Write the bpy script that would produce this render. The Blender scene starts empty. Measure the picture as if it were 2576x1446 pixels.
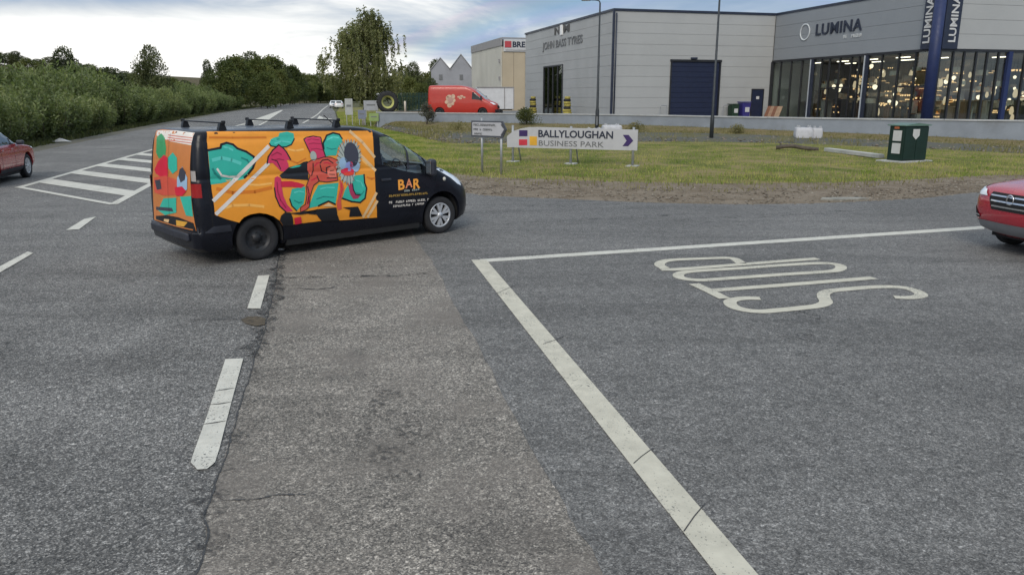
import bpy, bmesh, math, random
import numpy as np
from mathutils import Vector, Matrix
from mathutils.geometry import delaunay_2d_cdt
R = math.radians
SC = bpy.context.scene
COL = SC.collection

# ------------------------------------------------------------------ camera
CAM_H = 2.43
cam_d = bpy.data.cameras.new('camera')
cam_d.sensor_width = 36.0
cam_d.lens = 36.0 * 1950.0 / 2575.0
cam_d.clip_start = 0.05
cam_d.clip_end = 6000.0
cam = bpy.data.objects.new('camera', cam_d)
COL.objects.link(cam)
cam.location = (0, 0, CAM_H)
cam.rotation_euler = (R(90.0 - 13.801), 0, 0)
SC.camera = cam

# ------------------------------------------------------------------ light, sky, exposure
SUN_EL, SUN_AZ = 34.0, 193.0            # behind the camera, a little to its left (azimuth from +Y towards +X)
SC.view_settings.view_transform = 'Standard'
SC.view_settings.look = 'None'
SC.view_settings.gamma = 1.0
SC.view_settings.use_curve_mapping = False
SC.view_settings.exposure = 1.1
sun_d = bpy.data.lights.new('sun', 'SUN')
sun_d.energy = 0.9
sun_d.angle = R(28)
sun_d.color = (1.0, 0.93, 0.82)
sun = bpy.data.objects.new('sun', sun_d)
COL.objects.link(sun)
sv = Vector((math.sin(R(SUN_AZ)) * math.cos(R(SUN_EL)), math.cos(R(SUN_AZ)) * math.cos(R(SUN_EL)), math.sin(R(SUN_EL))))
sun.rotation_euler = sv.to_track_quat('Z', 'Y').to_euler()
sun.location = sv * 50


class NT:
    """small node-tree builder"""
    def __init__(s, tree):
        s.t = tree; s.n = tree.nodes; s.l = tree.links
        s.n.clear()

    def add(s, typ, **kw):
        nd = s.n.new(typ)
        for k, v in kw.items():
            if k.startswith('i_'):
                key = k[2:]
                key = int(key) if key.isdigit() else key.replace('_', ' ')
                nd.inputs[key].default_value = v
            else:
                setattr(nd, k, v)
        return nd

    def link(s, a, b):
        s.l.new(a, b)

    def val(s, x, sock):
        if hasattr(x, 'is_output') or isinstance(x, bpy.types.NodeSocket):
            s.l.new(x, sock)
        else:
            sock.default_value = x

    def math(s, op, a, b=0.0, c=0.0, clamp=False):
        m = s.n.new('ShaderNodeMath'); m.operation = op; m.use_clamp = clamp
        s.val(a, m.inputs[0]); s.val(b, m.inputs[1]); s.val(c, m.inputs[2])
        return m.outputs[0]

    def mix(s, f, a, b, blend='MIX'):
        m = s.n.new('ShaderNodeMix'); m.data_type = 'RGBA'; m.blend_type = blend
        s.val(f, m.inputs[0]); s.val(a, m.inputs[6]); s.val(b, m.inputs[7])
        return m.outputs[2]

    def ramp(s, f, stops, interp='LINEAR'):
        r = s.n.new('ShaderNodeValToRGB'); r.color_ramp.interpolation = interp
        e = r.color_ramp.elements
        while len(e) < len(stops): e.new(0.5)
        for k, (p, c) in enumerate(stops):
            e[k].position = p
            e[k].color = (c, c, c, 1) if not hasattr(c, '__len__') else (*c[:3], 1)
        s.l.new(f, r.inputs[0])
        return r.outputs[0]

    def noise(s, vec, scale, detail=4, rough=0.55, dist=0.0):
        n = s.n.new('ShaderNodeTexNoise')
        n.inputs['Scale'].default_value = scale; n.inputs['Detail'].default_value = detail
        n.inputs['Roughness'].default_value = rough; n.inputs['Distortion'].default_value = dist
        if vec is not None: s.l.new(vec, n.inputs['Vector'])
        return n.outputs[0]

    def smooth(s, x, lo, hi):
        m = s.n.new('ShaderNodeMapRange'); m.interpolation_type = 'SMOOTHSTEP'
        s.val(x, m.inputs[0]); m.inputs[1].default_value = lo; m.inputs[2].default_value = hi
        return m.outputs[0]


world = bpy.data.worlds.new('World')
SC.world = world
world.use_nodes = True
w = NT(world.node_tree)
out = w.add('ShaderNodeOutputWorld')
bg = w.add('ShaderNodeBackground'); bg.inputs[1].default_value = 0.10
w.link(bg.outputs[0], out.inputs[0])
sky = w.add('ShaderNodeTexSky', sky_type='NISHITA')
sky.sun_disc = False
sky.sun_elevation = R(SUN_EL); sky.sun_rotation = R(SUN_AZ)
sky.air_density = 1.2; sky.dust_density = 1.5
geo = w.add('ShaderNodeTexCoord')
sep = w.add('ShaderNodeSeparateXYZ'); w.link(geo.outputs['Generated'], sep.inputs[0])
X, Y, Z = sep.outputs
zc = w.math('ADD', w.math('MAXIMUM', Z, 0.0), 0.10)
px = w.math('DIVIDE', X, zc); py = w.math('DIVIDE', Y, zc)
cmb = w.add('ShaderNodeCombineXYZ'); w.link(px, cmb.inputs[0]); w.link(py, cmb.inputs[1])
cmb.inputs[2].default_value = 3.1
n1 = w.noise(cmb.outputs[0], 0.22, 6, 0.55, 0.35)          # cloud decks on a level plane
n2 = w.noise(cmb.outputs[0], 0.75, 6, 0.6, 0.5)
mp = w.add('ShaderNodeMapping'); mp.inputs['Scale'].default_value = (3.6, 3.6, 13.0); mp.inputs['Location'].default_value = (1.7, 0.4, 0.9)
w.link(geo.outputs['Generated'], mp.inputs[0])
n4 = w.noise(mp.outputs[0], 1.0, 8, 0.56, 0.55)             # billows seen from the side
n3 = w.noise(geo.outputs['Generated'], 5.0, 5, 0.5, 0.2)
cover = w.math('ADD', w.math('MULTIPLY', n4, 1.05), w.math('SUBTRACT', w.math('ADD', w.math('MULTIPLY', n1, 0.35), w.math('MULTIPLY', n2, 0.35)), 0.375))
# a wide bright opening in the clouds low in the west (towards -X), as the photograph shows
az = w.math('ARCTAN2', X, Y)
zn = w.math('ADD', Z, w.math('MULTIPLY', w.math('SUBTRACT', n4, 0.5), 0.10))
band = w.math('MULTIPLY', w.smooth(az, -0.02, -0.42), w.smooth(zn, 0.108, 0.07))
bright = w.math('ADD', cover, w.math('MULTIPLY', band, 0.23))
bright = w.math('ADD', bright, w.math('MULTIPLY', w.smooth(Z, 0.10, 0.0), 0.05))
bright = w.math('SUBTRACT', bright, w.math('MULTIPLY', w.smooth(az, -0.25, 0.15), 0.08))
bright = w.math('SUBTRACT', bright, w.math('MULTIPLY', w.smooth(zn, 0.08, 0.12), 0.07))
cloud = w.ramp(bright, [(0.34, (1.12, 1.65, 2.5)), (0.48, (1.68, 2.14, 2.85)), (0.55, (2.6, 2.88, 3.3)), (0.63, (3.9, 4.0, 4.1)), (0.72, (5.4, 5.35, 5.25))])
# an overcast sky is brighter overhead than near the horizon
cloud = w.mix(1.0, cloud, w.ramp(Z, [(0.0, (1.0, 1.0, 1.0)), (0.12, (1.0, 1.0, 1.0)), (1.0, (3.35, 2.75, 2.1))]), 'MULTIPLY')
# a little of the clear sky shows through the thin places
skym = w.mix(0.95, sky.outputs[0], cloud)
# faint rainbow: 42 degrees round the point opposite the sun
anti = -sv
dot = w.add('ShaderNodeVectorMath', operation='DOT_PRODUCT')
w.link(geo.outputs['Generated'], dot.inputs[0]); dot.inputs[1].default_value = anti
ang = w.math('MULTIPLY', w.math('ARCCOSINE', dot.outputs['Value']), 180 / math.pi)
t = w.math('DIVIDE', w.math('SUBTRACT', ang, 40.2), 2.6)
bow = w.ramp(t, [(0.0, (0, 0, 0)), (0.15, (0.10, 0.05, 0.22)), (0.35, (0.03, 0.16, 0.18)), (0.55, (0.16, 0.20, 0.04)), (0.75, (0.30, 0.14, 0.04)), (0.9, (0.26, 0.03, 0.05)), (1.0, (0, 0, 0))])
fade = w.math('MULTIPLY', w.smooth(Z, 0.01, 0.06), w.smooth(Z, 0.22, 0.07))
bowf = w.math('MULTIPLY', fade, w.smooth(n3, 0.35, 0.6))
bowm = w.mix(bowf, (0, 0, 0, 1), bow)
final = w.mix(1.4, skym, bowm, 'ADD')
final_n = final.node; final_n.clamp_factor = False
w.link(final, bg.inputs[0])

# ------------------------------------------------------------------ materials
MATS = {}


def lin(c):
    return tuple((x / 12.92 if x <= 0.04045 else ((x + 0.055) / 1.055) ** 2.4) for x in (v / 255.0 for v in c))


def pm(name, col, rough=0.6, metal=0.0, var=0.12, scale=3.0, bump=0.0, bscale=40.0, coat=0.0, spec=0.5, grime=0.0):
    """principled material with procedural colour variation, fine relief and grime"""
    if name in MATS: return MATS[name]
    m = bpy.data.materials.new(name); m.use_nodes = True
    n = NT(m.node_tree)
    o = n.add('ShaderNodeOutputMaterial'); b = n.add('ShaderNodeBsdfPrincipled')
    n.link(b.outputs[0], o.inputs[0])
    tc = n.add('ShaderNodeTexCoord'); v = tc.outputs['Object']
    c = (*col, 1)
    nz = n.noise(v, scale, 5, 0.6)
    f = n.ramp(nz, [(0.3, 1.0 - var), (0.7, 1.0 + var)])
    colr = n.mix(1.0, c, f, 'MULTIPLY')
    if grime:
        g = n.smooth(n.noise(v, scale * 0.6, 6, 0.65), 0.5, 0.75)
        colr = n.mix(n.math('MULTIPLY', g, grime), colr, (0.10, 0.09, 0.075, 1))
    n.link(colr, b.inputs['Base Color'])
    rr = n.ramp(n.noise(v, scale * 2.3, 3), [(0.3, max(0.02, rough - 0.06)), (0.7, min(1, rough + 0.08))])
    n.link(rr, b.inputs['Roughness'])
    b.inputs['Metallic'].default_value = metal
    b.inputs['Specular IOR Level'].default_value = spec
    if coat:
        b.inputs['Coat Weight'].default_value = coat; b.inputs['Coat Roughness'].default_value = 0.04
    if bump:
        bp = n.add('ShaderNodeBump'); bp.inputs['Strength'].default_value = bump; bp.inputs['Distance'].default_value = 0.02
        n.link(n.noise(v, bscale, 4, 0.6), bp.inputs['Height']); n.link(bp.outputs[0], b.inputs['Normal'])
    MATS[name] = m
    return m


def emit(name, col, strength):
    if name in MATS: return MATS[name]
    m = bpy.data.materials.new(name); m.use_nodes = True
    n = NT(m.node_tree)
    o = n.add('ShaderNodeOutputMaterial'); b = n.add('ShaderNodeEmission')
    b.inputs[0].default_value = (*col, 1); b.inputs[1].default_value = strength
    n.link(b.outputs[0], o.inputs[0])
    MATS[name] = m
    return m


def glass(name, tint=(0.55, 0.62, 0.62), refl=0.08, dark=0.0):
    if name in MATS: return MATS[name]
    m = bpy.data.materials.new(name); m.use_nodes = True
    n = NT(m.node_tree)
    o = n.add('ShaderNodeOutputMaterial')
    tr = n.add('ShaderNodeBsdfTransparent'); tr.inputs[0].default_value = (*tint, 1)
    gl = n.add('ShaderNodeBsdfGlossy'); gl.inputs['Roughness'].default_value = 0.02
    gl.inputs[0].default_value = (0.9, 0.95, 0.95, 1)
    fr = n.add('ShaderNodeLayerWeight'); fr.inputs[0].default_value = 0.5
    f = n.math('ADD', n.math('MULTIPLY', n.math('POWER', fr.outputs['Facing'], 4.0), 0.6), 0.03 + refl, clamp=True)
    mx = n.add('ShaderNodeMixShader')
    n.link(f, mx.inputs[0]); n.link(tr.outputs[0], mx.inputs[1]); n.link(gl.outputs[0], mx.inputs[2])
    n.link(mx.outputs[0], o.inputs[0])
    MATS[name] = m
    return m


def asphalt(name, base, light, dark, cell=95.0, mottle=0.35, mscale=1.6, speck=0.55, rough=0.85, tint2=None, streak=-0.3):
    m = bpy.data.materials.new(name); m.use_nodes = True
    n = NT(m.node_tree)
    o = n.add('ShaderNodeOutputMaterial'); b = n.add('ShaderNodeBsdfPrincipled')
    n.link(b.outputs[0], o.inputs[0])
    g = n.add('ShaderNodeNewGeometry'); v = g.outputs['Position']
    vo = n.add('ShaderNodeTexVoronoi'); vo.inputs['Scale'].default_value = cell
    n.link(v, vo.inputs['Vector'])
    sp = n.add('ShaderNodeSeparateColor'); n.link(vo.outputs['Color'], sp.inputs[0])
    stone = n.ramp(sp.outputs[0], [(0.0, dark), (0.35, base), (0.62, base), (1.0, light)])
    vo2 = n.add('ShaderNodeTexVoronoi'); vo2.inputs['Scale'].default_value = cell * 0.42
    n.link(v, vo2.inputs['Vector'])
    sp2 = n.add('ShaderNodeSeparateColor'); n.link(vo2.outputs['Color'], sp2.inputs[0])
    big = n.ramp(sp2.outputs[1], [(0.0, 0.55), (0.25, 0.86), (0.6, 1.0), (0.85, 1.12), (1.0, 1.75)])
    col = n.mix(speck, (*base, 1), stone)
    col = n.mix(0.75, col, big, 'MULTIPLY')
    grit = n.ramp(n.noise(v, cell * 0.22, 3, 0.75), [(0.32, 0.66), (0.5, 1.0), (0.68, 1.38)])
    col = n.mix(0.65, col, grit, 'MULTIPLY')
    mo = n.ramp(n.noise(v, mscale, 7, 0.62, 0.4), [(0.30, 1 - mottle), (0.5, 1.0), (0.72, 1 + mottle * 0.8)])
    col = n.mix(1.0, col, mo, 'MULTIPLY')
    mo2 = n.ramp(n.noise(v, 0.22, 5, 0.6, 0.6), [(0.35, 0.84), (0.65, 1.14)])
    col = n.mix(1.0, col, mo2, 'MULTIPLY')
    mo3 = n.ramp(n.noise(v, 9.0, 4, 0.7), [(0.32, 0.80), (0.68, 1.16)])
    col = n.mix(1.0, col, mo3, 'MULTIPLY')
    mpx = n.add('ShaderNodeMapping'); mpx.inputs['Scale'].default_value = (0.35, 2.2, 1.0); mpx.inputs['Rotation'].default_value = (0, 0, streak)
    n.link(v, mpx.inputs[0])
    col = n.mix(1.0, col, n.ramp(n.noise(mpx.outputs[0], 0.55, 6, 0.6, 0.8), [(0.34, 0.80), (0.5, 1.0), (0.68, 1.12)]), 'MULTIPLY')
    stain = n.smooth(n.noise(v, 0.45, 7, 0.7, 1.2), 0.60, 0.72)
    col = n.mix(n.math('MULTIPLY', stain, 0.35), col, (*dark, 1))
    if tint2:
        col = n.mix(n.math('MULTIPLY', n.smooth(n.noise(v, 0.8, 5, 0.6), 0.45, 0.65), 0.6), col, (*tint2, 1))
    n.link(col, b.inputs['Base Color'])
    b.inputs['Roughness'].default_value = rough
    b.inputs['Specular IOR Level'].default_value = 0.5
    bp = n.add('ShaderNodeBump'); bp.inputs['Strength'].default_value = 0.5; bp.inputs['Distance'].default_value = 0.006
    n.link(vo.outputs['Distance'], bp.inputs['Height']); n.link(bp.outputs[0], b.inputs['Normal'])
    MATS[name] = m
    return m


def paint_mat(name, col, wear=0.5, scale=14.0):
    """worn thermoplastic road paint"""
    m = bpy.data.materials.new(name); m.use_nodes = True
    n = NT(m.node_tree)
    o = n.add('ShaderNodeOutputMaterial'); b = n.add('ShaderNodeBsdfPrincipled')
    n.link(b.outputs[0], o.inputs[0])
    g = n.add('ShaderNodeNewGeometry'); v = g.outputs['Position']
    d = n.ramp(n.noise(v, 5.0, 6, 0.65), [(0.3, 0.80), (0.7, 1.06)])
    c = n.mix(1.0, (*col, 1), d, 'MULTIPLY')
    gr = n.smooth(n.noise(v, 2.2, 6, 0.7), 0.5, 0.8)
    c = n.mix(n.math('MULTIPLY', gr, 0.35), c, (0.30, 0.27, 0.21, 1))
    chip = n.smooth(n.math('ADD', n.noise(v, scale * 4, 3, 0.6), n.math('MULTIPLY', n.noise(v, 1.3, 3), 0.5)), 0.86, 0.96)
    c = n.mix(n.math('MULTIPLY', chip, wear), c, (0.06, 0.062, 0.066, 1))
    n.link(c, b.inputs['Base Color']); b.inputs['Roughness'].default_value = 0.75
    bp = n.add('ShaderNodeBump'); bp.inputs['Strength'].default_value = 0.3; bp.inputs['Distance'].default_value = 0.004
    n.link(n.noise(v, 110, 3), bp.inputs['Height']); n.link(bp.outputs[0], b.inputs['Normal'])
    MATS[name] = m
    return m


def stain_mat(name, col, lo=0.46, hi=0.60, scale=30.0, most=0.9):
    """patchy dark staining: real stain where the noise is dense, bare road between"""
    m = bpy.data.materials.new(name); m.use_nodes = True
    n = NT(m.node_tree)
    o = n.add('ShaderNodeOutputMaterial'); b = n.add('ShaderNodeBsdfPrincipled'); t_ = n.add('ShaderNodeBsdfTransparent')
    g = n.add('ShaderNodeNewGeometry'); v = g.outputs['Position']
    b.inputs['Base Color'].default_value = (*col, 1); b.inputs['Roughness'].default_value = 0.9
    f = n.math('ADD', n.math('MULTIPLY', n.noise(v, scale, 4, 0.7), 0.6), n.math('MULTIPLY', n.noise(v, scale * 0.15, 3, 0.6), 0.4))
    mx = n.add('ShaderNodeMixShader'); n.link(n.math('MULTIPLY', n.smooth(f, lo, hi), most), mx.inputs[0])
    n.link(t_.outputs[0], mx.inputs[1]); n.link(b.outputs[0], mx.inputs[2]); n.link(mx.outputs[0], o.inputs[0])
    MATS[name] = m
    return m


def soil(name, cols, scale=0.9, fine=30.0, bump=0.6):
    """ground: cols = list of (position, colour) over noise"""
    m = bpy.data.materials.new(name); m.use_nodes = True
    n = NT(m.node_tree)
    o = n.add('ShaderNodeOutputMaterial'); b = n.add('ShaderNodeBsdfPrincipled')
    n.link(b.outputs[0], o.inputs[0])
    g = n.add('ShaderNodeNewGeometry'); v = g.outputs['Position']
    a = n.noise(v, scale, 7, 0.68, 0.5); f = n.noise(v, fine, 4, 0.7)
    mixv = n.math('ADD', n.math('MULTIPLY', a, 0.7), n.math('MULTIPLY', f, 0.3))
    c = n.ramp(mixv, cols)
    sp = n.ramp(n.noise(v, fine * 3, 2, 0.6), [(0.3, 0.7), (0.7, 1.3)])
    c = n.mix(0.8, c, sp, 'MULTIPLY')
    n.link(c, b.inputs['Base Color']); b.inputs['Roughness'].default_value = 0.95
    b.inputs['Specular IOR Level'].default_value = 0.15
    bp = n.add('ShaderNodeBump'); bp.inputs['Strength'].default_value = bump; bp.inputs['Distance'].default_value = 0.05
    n.link(f, bp.inputs['Height']); n.link(bp.outputs[0], b.inputs['Normal'])
    MATS[name] = m
    return m


def leafmat(name, c1, c2, c3, scale=0.7, transl=0.35, stops=(0.3, 0.5, 0.72)):
    m = bpy.data.materials.new(name); m.use_nodes = True
    n = NT(m.node_tree)
    o = n.add('ShaderNodeOutputMaterial')
    g = n.add('ShaderNodeNewGeometry'); v = g.outputs['Position']
    oi = n.add('ShaderNodeObjectInfo')
    a = n.noise(v, scale, 5, 0.65)
    rn = n.math('ADD', a, n.math('MULTIPLY', n.math('SUBTRACT', oi.outputs['Random'], 0.5), 0.16))
    rn = n.math('ADD', rn, n.math('MULTIPLY', n.math('SUBTRACT', g.outputs['Random Per Island'], 0.5), 0.22))
    c = n.ramp(rn, [(stops[0], c1), (stops[1], c2), (stops[2], c3)])
    d = n.add('ShaderNodeBsdfPrincipled'); d.inputs['Roughness'].default_value = 0.6; d.inputs['Specular IOR Level'].default_value = 0.25
    n.link(c, d.inputs['Base Color'])
    t_ = n.add('ShaderNodeBsdfTranslucent'); n.link(n.mix(1.0, c, (1.0, 1.1, 0.5, 1), 'MULTIPLY'), t_.inputs[0])
    mx = n.add('ShaderNodeMixShader'); mx.inputs[0].default_value = transl
    n.link(d.outputs[0], mx.inputs[1]); n.link(t_.outputs[0], mx.inputs[2]); n.link(mx.outputs[0], o.inputs[0])
    MATS[name] = m
    return m


# ------------------------------------------------------------------ mesh helpers
class MB:
    """collects shapes; build() links them as ONE mesh object"""
    def __init__(s):
        s.v = []; s.f = []; s.mi = []; s.mats = []; s.cur = 0; s.sm = []

    def use(s, mat):
        if mat not in s.mats: s.mats.append(mat)
        s.cur = s.mats.index(mat); return s

    def add(s, vs, fs, smooth=False):
        b = len(s.v); s.v += [tuple(p) for p in vs]
        for f in fs:
            s.f.append([b + i for i in f]); s.mi.append(s.cur); s.sm.append(smooth)
        return s

    def box(s, c, d, rz=0.0, bev=0.0, M=None):
        hx, hy, hz = d[0] / 2, d[1] / 2, d[2] / 2
        if bev <= 0:
            vs = [Vector((x * hx, y * hy, z * hz)) for z in (-1, 1) for y in (-1, 1) for x in (-1, 1)]
            fs = [(0, 2, 3, 1), (4, 5, 7, 6), (0, 1, 5, 4), (2, 6, 7, 3), (0, 4, 6, 2), (1, 3, 7, 5)]
        else:
            bm = bmesh.new(); bmesh.ops.create_cube(bm, size=1.0)
            for q in bm.verts: q.co = Vector((q.co.x * d[0], q.co.y * d[1], q.co.z * d[2]))
            bmesh.ops.bevel(bm, geom=list(bm.edges), offset=bev, segments=2, affect='EDGES', profile=0.5)
            bm.verts.index_update()
            vs = [q.co.copy() for q in bm.verts]; fs = [[q.index for q in f.verts] for f in bm.faces]; bm.free()
        T = Matrix.Translation(Vector(c)) @ Matrix.Rotation(rz, 4, 'Z')
        if M is not None: T = M @ T
        s.add([T @ p for p in vs], fs); return s

    def prism(s, poly, axis, a, b, M=None):
        """extrude a 2-D polygon along axis ('x','y','z') from a to b"""
        def p3(p, h):
            return {'x': (h, p[0], p[1]), 'y': (p[0], h, p[1]), 'z': (p[0], p[1], h)}[axis]
        n = len(poly)
        vs = [Vector(p3(p, a)) for p in poly] + [Vector(p3(p, b)) for p in poly]
        if M is not None: vs = [M @ q for q in vs]
        fs = [list(range(n))[::-1], list(range(n, 2 * n))] + [(i, (i + 1) % n, n + (i + 1) % n, n + i) for i in range(n)]
        s.add(vs, fs); return s

    def tube(s, pts, r, seg=8, cap=True):
        pts = [Vector(p) for p in pts]; rs = r if hasattr(r, '__len__') else [r] * len(pts)
        vs = []; fs = []
        up = Vector((0.013, 0.021, 1)).normalized()
        for i, p in enumerate(pts):
            d = (pts[min(i + 1, len(pts) - 1)] - pts[max(i - 1, 0)]).normalized()
            a = d.cross(up)
            if a.length < 0.05: a = d.cross(Vector((1, 0, 0)))
            a.normalize(); c = d.cross(a)
            for k in range(seg):
                t_ = 2 * math.pi * k / seg
                vs.append(p + a * (rs[i] * math.cos(t_)) + c * (rs[i] * math.sin(t_)))
        for i in range(len(pts) - 1):
            for k in range(seg):
                fs.append((i * seg + k, i * seg + (k + 1) % seg, (i + 1) * seg + (k + 1) % seg, (i + 1) * seg + k))
        if cap:
            fs.append(list(range(seg))[::-1]); fs.append([(len(pts) - 1) * seg + k for k in range(seg)])
        s.add(vs, fs, True); return s

    def lathe(s, prof, seg=32, M=None, a0=0.0, a1=2 * math.pi):
        """profile (r, h) revolved about the local y axis"""
        vs = []; fs = []; full = abs(a1 - a0 - 2 * math.pi) < 1e-6; cnt = seg if full else seg + 1
        for k in range(cnt):
            t_ = a0 + (a1 - a0) * k / seg
            for (r, h) in prof: vs.append(Vector((r * math.cos(t_), h, r * math.sin(t_))))
        m = len(prof)
        for k in range(seg):
            k2 = (k + 1) % cnt
            for j in range(m - 1): fs.append((k * m + j, k2 * m + j, k2 * m + j + 1, k * m + j + 1))
        if M is not None: vs = [M @ q for q in vs]
        s.add(vs, fs, True); return s

    def mesh(s, name):
        me = bpy.data.meshes.new(name)
        me.from_pydata(s.v, [], s.f)
        for m in s.mats: me.materials.append(m)
        me.polygons.foreach_set('material_index', s.mi)
        me.polygons.foreach_set('use_smooth', s.sm)
        me.update()
        return me

    def build(s, name, parent=None, mat=None, fix=True):
        if mat is not None and not s.mats: s.mats.append(mat)
        me = s.mesh(name)
        if fix:
            bm = bmesh.new(); bm.from_mesh(me); bmesh.ops.recalc_face_normals(bm, faces=bm.faces); bm.to_mesh(me); bm.free()
        return link(name, me, parent)


def link(name, me, parent=None):
    o = bpy.data.objects.new(name, me); COL.objects.link(o)
    if parent is not None: o.parent = parent
    return o


def tag(o, label=None, cat=None, group=None, kind=None):
    if label: o['label'] = label
    if cat: o['category'] = cat
    if group: o['group'] = group
    if kind: o['kind'] = kind
    return o


def empty(name, loc, rz=0.0):
    o = bpy.data.objects.new(name, None); COL.objects.link(o)
    o.location = loc; o.rotation_euler = (0, 0, rz); o.empty_display_size = 0.3
    return o


def copy_tree(o, parent=None):
    c = o.copy(); COL.objects.link(c); c.parent = parent
    for ch in o.children: copy_tree(ch, c)
    return c


def sheet(name, poly, z, mat, parent=None):
    """flat polygon sheet; poly = [(x, y)]"""
    vs = [Vector((p[0], p[1], 0)) for p in poly]
    from mathutils.geometry import tessellate_polygon
    tris = tessellate_polygon([vs])
    me = bpy.data.meshes.new(name)
    me.from_pydata([(p[0], p[1], z) for p in poly], [], [tuple(t_) for t_ in tris])
    me.materials.append(mat)
    bm = bmesh.new(); bm.from_mesh(me); bmesh.ops.recalc_face_normals(bm, faces=bm.faces)
    if sum(f.normal.z for f in bm.faces) < 0: bmesh.ops.reverse_faces(bm, faces=bm.faces)
    bm.to_mesh(me); bm.free()
    return link(name, me, parent)


def ribbon(pts, wd):
    """polyline -> list of outline points (one closed polygon)"""
    L = []; Rr = []; n = len(pts)
    ws = wd if hasattr(wd, '__len__') else [wd] * n
    for i in range(n):
        p = Vector(pts[i]); a = Vector(pts[max(i - 1, 0)]); b = Vector(pts[min(i + 1, n - 1)])
        d = (b - a); d.normalize(); nn = Vector((-d.y, d.x))
        k = 1.0
        if 0 < i < n - 1:
            d1 = (p - a).normalized(); k = 1.0 / max(0.5, abs(d1.dot(d)))
        L.append(p + nn * ws[i] / 2 * k); Rr.append(p - nn * ws[i] / 2 * k)
    return [tuple(q) for q in L] + [tuple(q) for q in Rr[::-1]]


def strip(name, pts, wd, z, mat, parent=None, closed=False):
    """flat quad ribbon on the ground"""
    P = [Vector(q) for q in pts]; n = len(P); vs = []; fs = []
    ws = wd if hasattr(wd, '__len__') else [wd] * n
    for i in range(n):
        a = P[(i - 1) % n] if closed else P[max(i - 1, 0)]; b = P[(i + 1) % n] if closed else P[min(i + 1, n - 1)]
        d = (b - a).normalized(); nn = Vector((-d.y, d.x)); k = 1.0
        if closed or 0 < i < n - 1:
            d1 = (P[i] - a).normalized(); k = 1.0 / max(0.55, abs(d1.dot(d)))
        q = P[i]
        vs += [(q.x + nn.x * ws[i] / 2 * k, q.y + nn.y * ws[i] / 2 * k, z), (q.x - nn.x * ws[i] / 2 * k, q.y - nn.y * ws[i] / 2 * k, z)]
    for i in range(n if closed else n - 1):
        j = (i + 1) % n
        fs.append((2 * i, 2 * i + 1, 2 * j + 1, 2 * j))
    me = bpy.data.meshes.new(name); me.from_pydata(vs, [], fs); me.materials.append(mat)
    bm = bmesh.new(); bm.from_mesh(me)
    for f in bm.faces:
        if f.normal.z < 0: f.normal_flip()
    bm.to_mesh(me); bm.free()
    return link(name, me, parent)


def smooth_line(pts, k=6):
    """Catmull-Rom through the points"""
    P = [np.array(p, float) for p in pts]; P = [2 * P[0] - P[1]] + P + [2 * P[-1] - P[-2]]
    o = []
    for i in range(1, len(P) - 2):
        for j in range(k):
            t_ = j / k
            o.append(0.5 * ((2 * P[i]) + (-P[i - 1] + P[i + 1]) * t_ + (2 * P[i - 1] - 5 * P[i] + 4 * P[i + 1] - P[i + 2]) * t_ ** 2 + (-P[i - 1] + 3 * P[i] - 3 * P[i + 1] + P[i + 2]) * t_ ** 3))
    o.append(P[-2]); return [tuple(q) for q in o]


def text_geo(body, size=1.0, bold=0.0, spacing=1.0):
    """text -> (verts2d, faces), left-bottom at 0,0"""
    cu = bpy.data.curves.new('txt', 'FONT'); cu.body = body; cu.size = size; cu.offset = bold; cu.space_character = spacing
    cu.resolution_u = 3
    ob = bpy.data.objects.new('txt', cu); COL.objects.link(ob)
    bpy.context.view_layer.update()
    me = bpy.data.meshes.new_from_object(ob.evaluated_get(bpy.context.evaluated_depsgraph_get()))
    vs = [(q.co.x, q.co.y) for q in me.vertices]; fs = [list(f.vertices) for f in me.polygons]
    bpy.data.objects.remove(ob); bpy.data.curves.remove(cu); bpy.data.meshes.remove(me)
    x0 = min(q[0] for q in vs); y0 = min(q[1] for q in vs)
    return [(q[0] - x0, q[1] - y0) for q in vs], fs


def fit_text(body, wd, ht, bold=0.0, spacing=1.0):
    vs, fs = text_geo(body, 1.0, bold, spacing)
    mx = max(q[0] for q in vs); my = max(q[1] for q in vs)
    return [(q[0] / mx * wd, q[1] / my * ht) for q in vs], fs


def glyph_row(wd, ht, n, seed):
    """small print too fine to read: strokes of letter size"""
    rnd = random.Random(seed); polys = []; x = 0.0; cw = wd / n
    for i in range(n):
        if rnd.random() < 0.10 and 0 < i < n - 1: x += cw; continue
        a = cw * 0.74; t_ = ht * 0.2
        polys.append([(x, 0), (x + cw * 0.24, 0), (x + cw * 0.24, ht), (x, ht)])
        k = rnd.choice([(1, 0, 1), (1, 1, 0), (0, 1, 1), (1, 1, 1), (0, 0, 1), (1, 0, 0)])
        for j, on in enumerate(k):
            if on:
                yy = (0, 0.4, 0.8)[j] * ht
                polys.append([(x + cw * 0.24, yy), (x + a, yy), (x + a, yy + t_), (x + cw * 0.24, yy + t_)])
        if rnd.random() < 0.55: polys.append([(x + a - cw * 0.2, t_), (x + a, t_), (x + a, ht * 0.8), (x + a - cw * 0.2, ht * 0.8)])
        x += cw
    vs = []; fs = []
    for p in polys:
        b = len(vs); vs += p; fs.append([b, b + 1, b + 2, b + 3])
    return vs, fs


def islands(geo_):
    vs, fs = geo_; par = list(range(len(vs)))

    def find(i):
        while par[i] != i: par[i] = par[par[i]]; i = par[i]
        return i
    for f in fs:
        for i in f[1:]: par[find(i)] = find(f[0])
    gr = {}
    for f in fs: gr.setdefault(find(f[0]), []).append(f)
    out_ = []
    for fl in gr.values():
        idx = sorted({i for f in fl for i in f}); mp = {i: k for k, i in enumerate(idx)}
        out_.append(([vs[i] for i in idx], [[mp[i] for i in f] for f in fl]))
    return out_


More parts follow.
